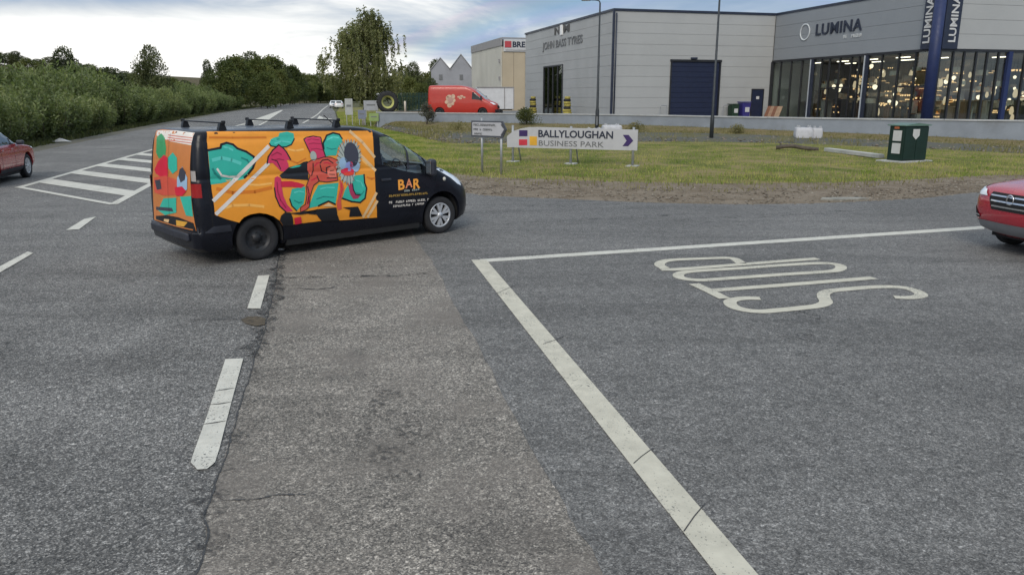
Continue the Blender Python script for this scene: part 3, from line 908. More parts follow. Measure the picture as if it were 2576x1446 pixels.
M_bark = pm('bark', (0.085, 0.07, 0.055), 0.9, var=0.35, scale=6, bump=0.7, bscale=25)
M_birchbark = pm('birch_bark', (0.42, 0.40, 0.36), 0.8, var=0.35, scale=5, bump=0.4, bscale=18, grime=0.7)
M_scrub = leafmat('scrub_leaf', (0.085, 0.108, 0.046), (0.175, 0.21, 0.095), (0.29, 0.31, 0.15), 0.35, 0.42)
M_darkleaf = leafmat('dark_leaf', (0.034, 0.046, 0.022), (0.070, 0.086, 0.034), (0.115, 0.125, 0.05), 0.22, 0.22)
M_midleaf = leafmat('mid_leaf', (0.045, 0.060, 0.020), (0.092, 0.115, 0.036), (0.165, 0.17, 0.052), 0.16, 0.28)
M_birchleaf = leafmat('birch_leaf', (0.095, 0.105, 0.045), (0.19, 0.20, 0.085), (0.32, 0.31, 0.15), 0.55, 0.42)
M_slope = leafmat('slope_leaf', (0.05, 0.062, 0.026), (0.105, 0.125, 0.05), (0.18, 0.185, 0.08), 0.12, 0.3)
M_bushleaf = leafmat('bush_leaf', (0.04, 0.055, 0.018), (0.085, 0.10, 0.03), (0.15, 0.15, 0.06), 1.5, 0.3)


def leaf_quads(P, D, ln, wd, rnd):
    """P points, D main directions (unnormalised), leaf length/width arrays -> V, F (quads, diamond shaped)"""
    n = len(P)
    D = D / (np.linalg.norm(D, axis=1, keepdims=True) + 1e-9)
    r = rnd.normal(size=(n, 3)); S_ = np.cross(D, r); S_ /= (np.linalg.norm(S_, axis=1, keepdims=True) + 1e-9)
    ln = np.broadcast_to(ln, (n,))[:, None]; wd = np.broadcast_to(wd, (n,))[:, None]
    V = np.stack([P, P + D * ln * 0.45 + S_ * wd, P + D * ln, P + D * ln * 0.45 - S_ * wd], 1).reshape(-1, 3)
    F = np.arange(4 * n).reshape(-1, 4)
    return V, F


def crown_mesh(name, seed, H, Wd, base, nblob, nleaf, leaf, mat, taper=0.75):
    """broadleaf crown: lumpy clusters of leaf clumps, open between the lumps"""
    rnd = np.random.default_rng(seed)
    cs = []
    for k in range(nblob):
        a = rnd.random() * 6.283; zt = rnd.random() ** 0.8
        rr = Wd / 2 * (math.sin(min(1.0, 0.22 + 0.85 * zt) * math.pi) ** taper) * math.sqrt(rnd.random()) * 0.80
        cs.append((rr * math.cos(a), rr * math.sin(a), base + (H - base) * (0.10 + 0.80 * zt), (0.13 + 0.13 * rnd.random()) * Wd))
    cs = np.array(cs); idx = rnd.integers(0, nblob, nleaf); c = cs[idx]
    d = rnd.normal(size=(nleaf, 3)); d /= np.linalg.norm(d, axis=1, keepdims=True)
    rad = c[:, 3] * (0.45 + 0.62 * rnd.random(nleaf) ** 0.45)
    P = c[:, :3] + d * rad[:, None] * np.array([1, 1, 0.78])
    P[:, 2] = np.maximum(P[:, 2], base * 0.6)
    D = d + rnd.normal(0, 0.7, (nleaf, 3)) + np.array([0, 0, -0.1])
    V, F = leaf_quads(P, D, leaf * (0.6 + 0.8 * rnd.random(nleaf)), leaf * 0.32 * (0.6 + 0.8 * rnd.random(nleaf)), rnd)
    return np_mesh(name, V, F, mat), cs


def trunk_mesh(cs, H, base, r0, seed):
    rnd = random.Random(seed); mb = MB().use(M_bark)
    mb.tube([(0, 0, -0.2), (0.05, 0.02, base * 0.5), (0.0, 0.06, base + (H - base) * 0.35), (0.1, 0, H * 0.75)], [r0 * 1.2, r0, r0 * 0.7, r0 * 0.25], 8)
    for k in range(0, len(cs), 2):
        c = cs[k]; z0 = base + (c[2] - base) * 0.45
        mb.tube([(0, 0.03, z0), (c[0] * 0.5, c[1] * 0.5, (z0 + c[2]) / 2 + 0.1), (c[0] * 0.95, c[1] * 0.95, c[2])], [r0 * 0.4, r0 * 0.25, r0 * 0.08], 5)
    return mb.mesh('trunk')


def tree_proto(seed, H, Wd, base, nblob, nleaf, leaf, mat, r0=0.16):
    me, cs = crown_mesh('crown', seed, H, Wd, base, nblob, nleaf, leaf, mat)
    return me, trunk_mesh(cs, H, base, r0, seed)


PROTO = {
    'dark': [tree_proto(21, 10, 9, 1.2, 26, 9000, 0.34, M_darkleaf), tree_proto(22, 10, 8, 0.9, 22, 9000, 0.34, M_darkleaf)],
    'scrub': [tree_proto(41, 10, 10, 0.5, 30, 9500, 0.36, M_slope), tree_proto(42, 10, 9, 0.5, 26, 9500, 0.36, M_slope)],
    'mid': [tree_proto(31, 10, 10, 0.7, 28, 9500, 0.36, M_midleaf), tree_proto(32, 10, 9, 0.6, 24, 9500, 0.36, M_midleaf), tree_proto(33, 10, 8, 0.6, 22, 9000, 0.36, M_midleaf)],
}


def plant_tree(kind, k, x, y, z, H, Wf, label, group=None, name='tree'):
    me, tr = PROTO[kind][k % len(PROTO[kind])]
    o = empty(name, (x, y, z), (x * 7.3 + y * 3.1) % 6.28)
    s = H / 10.0; o.scale = (s * Wf, s * Wf, s)
    link('crown', me, o); link('trunk', tr, o)
    tag(o, label, 'tree', group); return o


def atp(px, Y):          # direction of a bearing at depth Y -> x
    return (px - 1287.5) / 2008.0 * Y


def put(px, Y, top, kind, k, Wf, label, group=None):
    x = atp(px, Y); z = hill_z(x, Y) - 0.1
    zt = (244 - top) / 2008.0 * Y + CAM_H
    return plant_tree(kind, k, x, Y, z, max(2.0, zt - z), Wf, label, group)


put(385, 108, 122, 'dark', 0, 0.62, 'tall dark tree standing up behind the thicket')
put(172, 92, 132, 'dark', 1, 0.72, 'dark tree rising over the left part of the thicket')
put(527, 165, 160, 'dark', 1, 0.45, 'small round dark tree between the tall dark tree and the roadside wood')
for i, (p_, Y_, tp, kd, wf) in enumerate([(572, 158, 158, 'mid', 1.0), (598, 172, 150, 'mid', 1.0), (640, 196, 137, 'dark', 0.85), (655, 182, 152, 'mid', 0.95), (690, 215, 150, 'mid', 1.0), (628, 205, 150, 'mid', 0.9),
                                        (712, 238, 160, 'dark', 0.7), (735, 255, 171, 'mid', 1.0), (752, 280, 180, 'dark', 0.7), (670, 168, 188, 'mid', 1.1), (705, 200, 182, 'mid', 1.0), (728, 232, 196, 'mid', 1.1)]):
    put(p_, Y_, tp, kd, i, wf, 'broadleaf tree in the wood along the far side of the main road', 'trees in the roadside wood')
for i, (p_, Y_, tp, kd, wf) in enumerate([(765, 310, 190, 'mid', 1.2), (785, 330, 192, 'mid', 1.2), (805, 345, 187, 'dark', 1.0), (828, 350, 192, 'mid', 1.2), (850, 340, 196, 'mid', 1.2), (880, 330, 192, 'mid', 1.2),
                                        (910, 330, 194, 'dark', 1.2), (945, 320, 192, 'mid', 1.2), (975, 300, 190, 'mid', 1.2), (842, 365, 205, 'dark', 1.4), (800, 318, 212, 'mid', 1.5), (770, 300, 205, 'mid', 1.4), (822, 330, 214, 'mid', 1.6), (862, 320, 212, 'mid', 1.6)]):
    put(p_, Y_, tp, kd, i, wf, 'distant tree where the main road disappears', 'trees at the end of the road')
for i, (p_, Y_, tp, kd, wf) in enumerate([(1015, 128, 172, 'dark', 0.8), (1040, 120, 166, 'dark', 0.7), (1068, 125, 178, 'mid', 0.8), (1098, 135, 160, 'dark', 0.7), (1030, 112, 200, 'mid', 0.9), (1060, 110, 205, 'mid', 0.9), (1085, 112, 200, 'dark', 0.8)]):
    put(p_, Y_, tp, kd, i, wf, 'dark tree behind the green fence and the gabled sheds', 'trees behind the green fence')
rnd_ = random.Random(77)
for i in range(26):
    p_ = -60 + i * 24 + rnd_.uniform(-7, 7); Y_ = rnd_.uniform(205, 232); x_ = atp(p_, Y_)
    H_ = rnd_.uniform(3.4, 5.4) * (1.0 if p_ < 330 else 1.15)
    plant_tree('dark' if i % 3 else 'mid', i, x_, Y_, hill_z(x_, Y_) - 0.2, H_, rnd_.uniform(1.3, 1.9), 'small hedgerow tree along the ridge behind the thicket', 'hedgerow trees on the ridge')

for i in range(24):
    p_ = -40 + i * 26 + rnd_.uniform(-9, 9); Y_ = rnd_.uniform(88, 165); x_ = atp(p_, Y_)
    if x_ > left_x(Y_) - 12: continue
    tp_ = rnd_.uniform(172, 196) + max(0, p_ - 250) * 0.045
    z_ = hill_z(x_, Y_) - 0.2; H_ = max(2.2, (244 - tp_) / 2008.0 * Y_ + CAM_H - z_)
    plant_tree('scrub' if i % 4 else 'dark', i, x_, Y_, z_, H_, rnd_.uniform(1.1, 1.6), 'low scrubby tree on the slope above the thicket', 'scrub trees on the slope')

# ---- the willow thicket along the left verge
def shrub_mesh(seed, H, Wd, nst, nlf):
    rnd = np.random.default_rng(seed); Ps = []; Ds = []; mb = MB().use(M_bark)
    for k in range(nst):
        a = rnd.random() * 6.283; r = Wd / 2 * math.sqrt(rnd.random()); h_ = H * (0.55 + 0.45 * rnd.random()) * (1 - 0.35 * (r / (Wd / 2)) ** 2)
        p0 = np.array([0.35 * r * math.cos(a), 0.35 * r * math.sin(a), 0.0]); p2 = np.array([r * math.cos(a), r * math.sin(a), h_])
        p1 = np.array([0.9 * r * math.cos(a), 0.9 * r * math.sin(a), h_ * 0.5])
        t_ = rnd.random(nlf) ** 0.75
        P = ((1 - t_) ** 2)[:, None] * p0 + (2 * t_ * (1 - t_))[:, None] * p1 + (t_ ** 2)[:, None] * p2
        P = P + rnd.normal(0, 0.10, (nlf, 3))
        Ps.append(P); Ds.append((p2 - p1)[None] / h_ * 1.2 + rnd.normal(0, 0.55, (nlf, 3)))
        if k % 3 == 0: mb.tube([p0, p1, p2], [0.03, 0.02, 0.006], 4, False)
    P = np.concatenate(Ps); D = np.concatenate(Ds); n = len(P); P[:, 2] = np.maximum(P[:, 2], 0.02)
    V, F = leaf_quads(P, D, 0.26 * (0.6 + 0.8 * rnd.random(n)), 0.05 * (0.6 + 0.8 * rnd.random(n)), rnd)
    return np_mesh('foliage', V, F, M_scrub), mb.mesh('stems')


SHR = [shrub_mesh(50 + k, 4.0, 4.2, 95, 85) for k in range(5)]
si = 0
for row, (d_, h0, h1) in enumerate([(3.0, 2.6, 3.6), (5.6, 3.6, 4.6), (8.8, 4.3, 5.3)]):
    y_ = 14.0
    while y_ < 166:
        x_ = left_x(y_) - d_ + rnd_.uniform(-0.5, 0.5); yy = y_ - d_ * 0.25 + rnd_.uniform(-0.6, 0.6)
        H_ = rnd_.uniform(h0 * 0.82, h1 * 1.12)
        me, st = SHR[si % 5]
        o = empty('willow_shrub', (x_, yy, max(-0.03, hill_z(x_, yy) - 0.1)), rnd_.uniform(0, 6.28))
        s_ = H_ / 4.0; o.scale = (s_ * rnd_.uniform(0.9, 1.2), s_ * rnd_.uniform(0.9, 1.2), s_)
        link('foliage', me, o); link('stems', st, o)
        tag(o, 'grey green willow shrub in the thicket along the left verge', 'shrub', 'shrubs in the roadside thicket')
        si += 1
        y_ += 2.5 + y_ * 0.012 + rnd_.uniform(0, 0.8)

# ---- weeping birch
def birch():
    rnd = np.random.default_rng(9); root = empty('birch_tree', (atp(912, 67), 67.0, 0.2))
    zt = [0.9, 1.6, 2.9, 4.2, 5.5, 6.85, 8.15, 8.7, 9.1]
    xl = [-0.6, -1.7, -2.5, -3.3, -3.4, -2.6, -1.3, -0.1, 0.6]; xr = [1.8, 3.2, 3.5, 3.4, 3.0, 2.6, 2.0, 1.55, 1.2]
    mb = MB().use(M_birchbark)
    mb.tube([(0, 0, -0.4), (0.0, 0, 0.8), (0.12, 0.05, 2.2), (0.3, 0.1, 4.2), (0.7, 0.1, 6.6), (0.95, 0.05, 8.6)], [0.20, 0.15, 0.13, 0.10, 0.06, 0.02], 9)
    Ps = []; Ds = []; tz_ = [0.8, 2.2, 4.2, 6.6, 8.6]; tx_ = [0, .12, .3, .7, .95]
    for c in range(58):
        z1 = 2.6 + 6.5 * ((c + 0.5) / 58) ** 0.95 + rnd.uniform(-.3, .3); a = c * 2.399 + rnd.uniform(-.4, .4); q = (0.30 + 0.70 * rnd.random()) if z1 < 8 else rnd.random()
        l, r = np.interp(z1, zt, xl), np.interp(z1, zt, xr); cx_ = (l + r) / 2; hw = (r - l) / 2
        ctr_ = np.array([cx_ + hw * q * math.cos(a), hw * q * math.sin(a) * 0.85, z1]); cr_ = 0.35 + 0.45 * rnd.random()
        sz = max(1.2, z1 - 1.3); tx = np.interp(sz, tz_, tx_)
        if z1 > 3.6: mb.tube([(tx, 0.05, sz), ((tx + ctr_[0]) / 2, ctr_[1] / 2, (sz + z1) / 2 + 0.35), tuple(ctr_)], [0.05, 0.032, 0.012], 5, False)
        for k in range(17):
            d = rnd.normal(size=3) * np.array([1, 1, 0.6]) * cr_ * 0.75; p = ctr_ + d
            L = (0.35 + 1.75 * rnd.random()) * (1.0 if z1 > 4 else 0.8)
            n = int(12 + L * 27); t_ = rnd.random(n)
            P = p[None] + np.stack([0.10 * math.cos(a) * t_ + rnd.normal(0, 0.055, n), 0.08 * math.sin(a) * t_ + rnd.normal(0, 0.055, n), -L * t_ + 0.12], -1)
            low = np.where(P[:, 0] > 0.9, 2.75, np.where(P[:, 0] < -1.2, 2.6, 1.1)); P = P[P[:, 2] > low]
            if not len(P): continue
            n = len(P)
            Ps.append(P); Ds.append(np.tile(np.array([0.1 * math.cos(a), 0.1 * math.sin(a), -0.8]), (n, 1)) + rnd.normal(0, 0.45, (n, 3)))
            if k % 6 == 0: mb.tube([tuple(p), (p[0] + 0.1 * math.cos(a), p[1], max(1.2, p[2] - L * 0.9))], [0.010, 0.004], 3, False)
    # wispy leader shoots at the top
    for k in range(22):
        x0 = rnd.uniform(0.0, 1.6); n = 16; t_ = rnd.random(n); p = np.array([x0, rnd.uniform(-.6, .6), 8.2])
        tip = np.array([x0 + rnd.uniform(-.5, .6), p[1], 8.3 + rnd.random() * 1.25])
        Ps.append(p + (tip - p) * t_[:, None] + rnd.normal(0, 0.05, (n, 3))); Ds.append(rnd.normal(0, 1, (n, 3)))
        mb.tube([tuple(p), tuple(tip)], [0.012, 0.004], 3, False)
    P = np.concatenate(Ps); D = np.concatenate(Ds); n = len(P)
    V, F = leaf_quads(P, D, 0.17 * (0.6 + 0.8 * rnd.random(n)), 0.048 * (0.6 + 0.8 * rnd.random(n)), rnd)
    link('crown', np_mesh('crown', V, F, M_birchleaf), root)
    mb.build('trunk', root)
    root.scale = (1.03, 1.03, 0.96)
    tag(root, 'weeping birch with pale trunk and hanging twigs beside the main road', 'tree')


birch()


def small_bush(name, x, y, z, H, Wd, mat, seed, label, n=2600, leaf=0.09):
    me, cs = crown_mesh('foliage', seed, H, Wd, 0.08, 14, n, leaf, mat)
    o = empty(name, (x, y, z)); link('foliage', me, o)
    mb = MB().use(M_bark)
    for c in cs[:7]: mb.tube([(0, 0, -0.1), (c[0] * .6, c[1] * .6, c[2] * .6), (c[0], c[1], c[2])], [0.02, 0.014, 0.005], 4, False)
    mb.build('stems', o)
    tag(o, label, 'bush'); return o


small_bush('bush', atp(1322, 53.4), 53.4, 0.5, 0.95, 2.1, M_bushleaf, 61, 'loose green bush in front of the low wall behind the direction sign')
small_bush('bush', atp(1072, 56.5), 56.5, 0.5, 1.55, 1.2, leafmat('grey_leaf', (0.07, 0.07, 0.06), (0.12, 0.12, 0.10), (0.18, 0.18, 0.15), 1.5), 62, 'greyish upright bush in front of the low wall below the red parcel van')
for k, (p_, Y_, e_, H_, W_, lb) in enumerate([(1862, 45.5, 0.25, 0.55, 1.4, 'dark weed clump on the bank right of the tall lamp post'), (1600, 48.5, 0.3, 0.5, 1.3, 'rough weed clump on the bank above the end of the business park sign'), (1150, 50, 0.25, 0.55, 1.6, 'dry weed clump on the bank behind the van bonnet')]):
    small_bush('weed_clump', atp(p_, Y_), Y_, e_, H_, W_, leafmat('dry_weed_%d' % k, (0.10, 0.095, 0.04), (0.19, 0.17, 0.075), (0.29, 0.25, 0.13), 1.5), 70 + k, lb, 700, 0.08)

# ------------------------------------------------------------------ buildings
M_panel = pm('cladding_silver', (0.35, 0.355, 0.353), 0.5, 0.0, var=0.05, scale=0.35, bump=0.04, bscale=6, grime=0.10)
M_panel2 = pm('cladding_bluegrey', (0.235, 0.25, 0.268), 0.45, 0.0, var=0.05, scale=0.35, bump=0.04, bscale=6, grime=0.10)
M_joint = pm('cladding_joint', (0.24, 0.245, 0.245), 0.7)
M_navy = pm('navy_trim', (0.018, 0.024, 0.045), 0.4, var=0.2)
M_navydoor = pm('roller_navy', (0.008, 0.014, 0.042), 0.5, var=0.15)
M_blue = pm('blue_column', (0.011, 0.022, 0.085), 0.55, var=0.15)
M_frame = pm('window_frame', (0.016, 0.017, 0.021), 0.45)
M_glass = glass('shop_glass', (0.80, 0.85, 0.83), 0.035)
M_dglass = glass('door_glass', (0.35, 0.40, 0.38), 0.10)
M_whitep = pm('white_paint', (0.50, 0.50, 0.50), 0.6, var=0.08)
M_txtnavy = pm('letter_navy', (0.016, 0.022, 0.042), 0.5)
M_txtgrey = pm('letter_grey', (0.13, 0.135, 0.14), 0.5)
M_pale = pm('letter_pale', (0.52, 0.54, 0.55), 0.5)
BANG = R(15.0)
BORG = (7.491, 60.0, 0.0)


def clad(parent, face, fixed, s0, s1, z0, z1, rows, openings, mat, out=-1):
    """horizontal cladding panels on a face; face 'a' = plane a=fixed (runs along b), 'b' = plane b=fixed (runs along a)"""
    hz = (z1 - z0) / rows
    for r_ in range(rows):
        za, zb = z0 + r_ * hz + 0.007, z0 + (r_ + 1) * hz - 0.007
        cuts = sorted([(o[0], o[1], o[2], o[3]) for o in openings if o[2] < zb and o[3] > za])
        segs = [(s0, s1, za, zb)]
        for (a0, a1, c0, c1) in cuts:
            new = []
            for (p, q, u, v) in segs:
                if a1 <= p or a0 >= q: new.append((p, q, u, v)); continue
                if p < a0: new.append((p, a0, u, v))
                if q > a1: new.append((a1, q, u, v))
                if v > c1 + 0.05: new.append((max(p, a0), min(q, a1), c1, v))
            segs = new
        for (p, q, u, v) in segs:
            mb = MB().use(mat)
            c_ = ((p + q) / 2, fixed + out * 0.0, (u + v) / 2) if face == 'a' else (fixed, (p + q) / 2, (u + v) / 2)
            d_ = (q - p, 0.06, v - u) if face == 'a' else (0.06, q - p, v - u)
            mb.box(c_, d_)
            mb.build('cladding_panel', parent)


# --- tyre depot / warehouse with the roller door
wh = empty('warehouse', BORG, BANG)
tag(wh, 'grey clad warehouse with navy roller shutter and tyre depot lettering on its end wall', 'building')
ZT = 8.55
MB().use(M_joint).box((6.80, 11.86, 4.62), (13.36, 23.5, 7.7)).build('wall_core', wh)
DOOR = (4.717, 8.946, 0.8, 5.16); PD = (11.824, 12.851, 0.8, 2.98); GD = (11.55, 17.2, 0.8, 5.2)
clad(wh, 'a', 0.03, 0.06, 13.45, 0.82, ZT, 10, [DOOR, PD], M_panel)
clad(wh, 'b', 0.03, 0.0, 23.6, 0.82, ZT, 10, [GD], M_panel)
MB().use(M_navy).box((6.75, 0.0, 8.63), (13.62, 0.16, 0.16)).build('parapet_trim', wh)
MB().use(M_navy).box((0.0, 11.9, 8.63), (0.16, 23.6, 0.16)).build('parapet_trim', wh)
MB().use(M_navy).box((-0.02, -0.02, 4.7), (0.15, 0.15, 7.7)).build('corner_trim', wh)
MB().use(M_navy).tube([(0.16, -0.12, 8.4), (0.16, -0.12, 0.8)], 0.055, 8).build('downpipe', wh)
MB().use(pm('flat_roof', (0.2, 0.2, 0.2), 0.9)).box((6.75, 11.8, 8.5), (13.2, 23.3, 0.1)).build('roof', wh)
# roller door: slats
rd = MB().use(M_frame).box((6.83, -0.02, 5.10), (4.33, 0.14, 0.16)).box((4.76, -0.02, 2.95), (0.10, 0.14, 4.2)).box((8.90, -0.02, 2.95), (0.10, 0.14, 4.2)).build('door_frame', wh)
rdd = MB().use(M_navydoor).box((6.83, 0.085, 2.92), (4.1, 0.02, 4.3)).build('roller_door', wh)
k_ = 0.84
while k_ < 4.95:
    MB().use(M_navydoor).box((6.83, 0.045, k_ + 0.19), (4.04, 0.05, 0.365), bev=0.012).build('slat', rdd); k_ += 0.38
MB().use(M_navy).box((6.6, -0.12, 5.27), (0.5, 0.22, 0.14), bev=0.03).build('door_lamp', wh)
pdm = MB().use(M_navydoor).box((12.34, 0.0, 1.88), (0.96, 0.05, 2.14)).build('door', wh)
MB().use(M_frame).box((12.34, 0.0, 3.0), (1.1, 0.09, 0.07)).box((11.82, 0.0, 1.9), (0.07, 0.09, 2.2)).box((12.86, 0.0, 1.9), (0.07, 0.09, 2.2)).build('door_frame', wh)
MB().use(M_whitep).box((12.36, -0.035, 2.35), (0.26, 0.012, 0.22)).build('notice', wh)
# tall glazed entrance on the end wall
MB().use(M_frame).box((0.09, 14.37, 3.0), (0.02, 5.6, 4.4)).build('entrance_back', wh)
for k in range(4):
    a0 = 11.6 + k * 1.4
    MB().use(M_dglass).box((0.03, a0 + 0.7, 3.0), (0.02, 1.3, 4.2)).build('pane', wh)
for k in range(5):
    MB().use(M_frame).box((0.0, 11.6 + k * 1.4, 3.0), (0.10, 0.11 if 0 < k < 4 else 0.2, 4.35)).build('mullion', wh)
MB().use(M_frame).box((0.0, 14.4, 5.16), (0.12, 5.7, 0.12)).build('header', wh)
letters(fit_text('JOHN BASS TYRES', 11.0, 0.86, 0.01), (-0.002, 17.6, 6.52), (0, -1, 0), (0, 0, 1), M_txtgrey, wh, 0.05)
flat_letters('logo', fit_text('N', 1.5, 0.62, 0.03), (-0.002, 14.0, 7.83), (0, -1, 0), (0, 0, 1), pm('logo_brown', (0.05, 0.045, 0.04), 0.5), wh, 0.05)
MB().use(pm('bright_white', (0.8, 0.8, 0.8), 0.5)).box((-0.05, 12.0, 8.12), (0.09, 0.62, 0.84)).build('logo_bar', wh)
flat_letters('logo', fit_text('M', 1.6, 0.60, 0.05), (-0.002, 11.5, 7.85), (0, -1, 0), (0, 0, 1), MATS['logo_brown'], wh, 0.05)

# --- lighting showroom
sh = empty('showroom', BORG, BANG)
tag(sh, 'lighting showroom with blue corner column, glass front and LUMINA lettering', 'building')
B0, A0 = 13.509, -16.483
BE = 34.0
ZC = 5.12
MB().use(M_joint).box(((B0 + BE) / 2, (A0 + 22) / 2, 6.85), (BE - B0 - 0.12, 22 - A0 - 0.12, 3.35)).build('upper_wall_core', sh)
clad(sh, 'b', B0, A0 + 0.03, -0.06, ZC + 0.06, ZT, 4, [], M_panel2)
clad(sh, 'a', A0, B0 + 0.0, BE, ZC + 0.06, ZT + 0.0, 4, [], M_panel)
MB().use(M_navy).box((B0, A0 / 2, 8.63), (0.16, -A0, 0.16)).build('parapet_trim', sh)
MB().use(M_navy).box(((B0 + BE) / 2, A0, 8.63), (BE - B0, 0.16, 0.16)).build('parapet_trim', sh)
MB().use(pm('flat_roof', (0.2, 0.2, 0.2), 0.9)).box(((B0 + BE) / 2, 2, 8.54), (BE - B0 - 0.3, 36, 0.08)).build('roof', sh)
MB().use(M_frame).box((B0, A0 / 2, 5.10), (0.2, -A0, 0.14)).build('header', sh)
MB().use(M_frame).box(((B0 + BE) / 2, A0, 5.10), (BE - B0, 0.2, 0.14)).build('header', sh)
MB().use(pm('showroom_floor', (0.09, 0.085, 0.08), 0.35)).box(((B0 + BE) / 2, (A0 + 4) / 2, 0.78), (BE - B0 - 0.1, 4 - A0, 0.12)).build('floor', sh)
MB().use(pm('showroom_ceiling', (0.12, 0.115, 0.11), 0.8)).box(((B0 + BE) / 2, (A0 + 4) / 2, 4.99), (BE - B0 - 0.3, 4 - A0, 0.06)).build('ceiling', sh)
M_inwall = pm('showroom_wall', (0.36, 0.29, 0.21), 0.8, var=0.4, scale=0.6)
MB().use(M_inwall).box((22.5, (A0 + 4) / 2 + 3.0, 2.9), (0.15, 15.0, 4.1)).box((28, -4.4, 2.9), (11.5, 0.15, 4.1)).build('back_wall', sh)
MB().use(M_panel).box((17.8, 0.1, 2.9), (8.4, 0.12, 4.1)).build('side_wall', sh)
MB().use(pm('flat_roof', (0.2, 0.2, 0.2), 0.9)).box((BE, 2, 4.5), (0.2, 36, 7.6)).build('end_wall', sh)
mulA = [-0.103, -1.169, -2.526, -3.866, -5.199, -6.158, -7.031, -8.133, -9.321, -10.094, -10.935, -12.251, -13.731, -15.131, -16.2]
thick = {0, 4, 10}
for i, a in enumerate(mulA):
    wd = 0.17 if i in thick else 0.085
    MB().use(M_navy if i in (4, 10) else M_frame).box((B0 - (0.06 if i in thick else 0.0), a, 2.95), (0.22 if i in thick else 0.14, wd, 4.24)).build('mullion', sh)
    if i in (4, 10): MB().use(M_pale).box((B0 - 0.05, a + 0.24, 2.95), (0.10, 0.14, 4.24)).build('pilaster', sh)
    if i < len(mulA) - 1:
        b = mulA[i + 1]
        MB().use(M_glass).box((B0, (a + b) / 2, 2.95), (0.02, abs(b - a) - 0.09, 4.2)).build('pane', sh)
mulB = [13.95, 14.903, 15.696, 16.571, 17.378, 18.231, 19.013, 20.238, 21.4, 22.6, 23.8, 25.0, 27.0, 29.0, 31.0, 33.0]
for i, b in enumerate(mulB):
    tk = i in (6, 11)
    MB().use(M_blue if tk else M_frame).box((b, A0 - (0.05 if tk else 0), 2.95), (0.30 if tk else 0.11, 0.22 if tk else 0.14, 4.24)).build('mullion', sh)
    if i < len(mulB) - 1:
        c = mulB[i + 1]
        MB().use(M_glass).box(((b + c) / 2, A0, 2.95), (c - b - 0.11, 0.02, 4.2)).build('pane', sh)
MB().use(M_frame).box((B0, A0 / 2, 0.86), (0.16, -A0, 0.10)).build('sill', sh)
MB().use(M_frame).box(((B0 + BE) / 2, A0, 0.86), (BE - B0, 0.16, 0.10)).build('sill', sh)
MB().use(M_frame).box((B0 + 0.02, -8.2, 3.05), (0.10, 2.3, 0.09)).build('transom', sh)
MB().use(M_frame).box((B0 + 0.02, -14.9, 3.05), (0.10, 2.4, 0.09)).build('transom', sh)
# corner column and its two banner boxes
MB().use(M_blue).tube([(B0 + 0.02, A0 - 0.02, 0.8), (B0 + 0.02, A0 - 0.02, 8.9)], 0.32, 20).build('corner_column', sh)
bx1 = MB().use(M_navy).box((B0 - 0.08, -15.98, 7.0), (0.22, 0.84, 3.7), bev=0.02).build('banner_box', sh)
bx2 = MB().use(M_navy).box((14.42, A0 - 0.08, 7.0), (1.1, 0.22, 3.7), bev=0.02).build('banner_box', sh)
letters(fit_text('LUMINA', 2.62, 0.52, 0.02), (B0 - 0.192, -16.24, 5.50), (0, 0, 1), (0, 1, 0), M_whitep, bx1, 0.03)
letters(fit_text('LUMINA', 2.62, 0.50, 0.02), (14.72, A0 - 0.192, 5.54), (0, 0, 1), (-1, 0, 0), M_whitep, bx2, 0.03)
letters(fit_text('LUMINA', 4.85, 0.78, 0.015, 1.08), (B0 - 0.032, -5.2, 6.68), (0, -1, 0), (0, 0, 1), M_txtnavy, sh, 0.06)
flat_letters('small_lettering', glyph_row(1.85, 0.22, 9, 3), (B0 - 0.032, -8.25, 6.28), (0, -1, 0), (0, 0, 1), M_pale, sh, 0.04)
ring = MB().use(M_pale)
Mr = Matrix.Translation((B0 - 0.05, -3.88, 7.02)) @ Matrix.Rotation(R(90), 4, 'Z')
ring.lathe([(0.50, -0.03), (0.60, -0.03), (0.60, 0.03), (0.50, 0.03), (0.50, -0.03)], 40, Mr).build('ring_emblem', sh)

# --- lamps and goods in the showroom
BW = Matrix.Translation(BORG) @ Matrix.Rotation(BANG, 4, 'Z')
EM = [emit('lamp_warm', (1.0, 0.62, 0.30), 0.75), emit('lamp_white', (1.0, 0.82, 0.60), 1.0), emit('lamp_amber', (0.95, 0.38, 0.10), 0.6), emit('lamp_soft', (0.95, 0.72, 0.46), 0.40)]
M_brass = pm('brass', (0.45, 0.28, 0.09), 0.3, 0.9); M_blackm = pm('black_metal', (0.02, 0.02, 0.02), 0.4); M_shade = pm('fabric_shade', (0.40, 0.36, 0.30), 0.8)


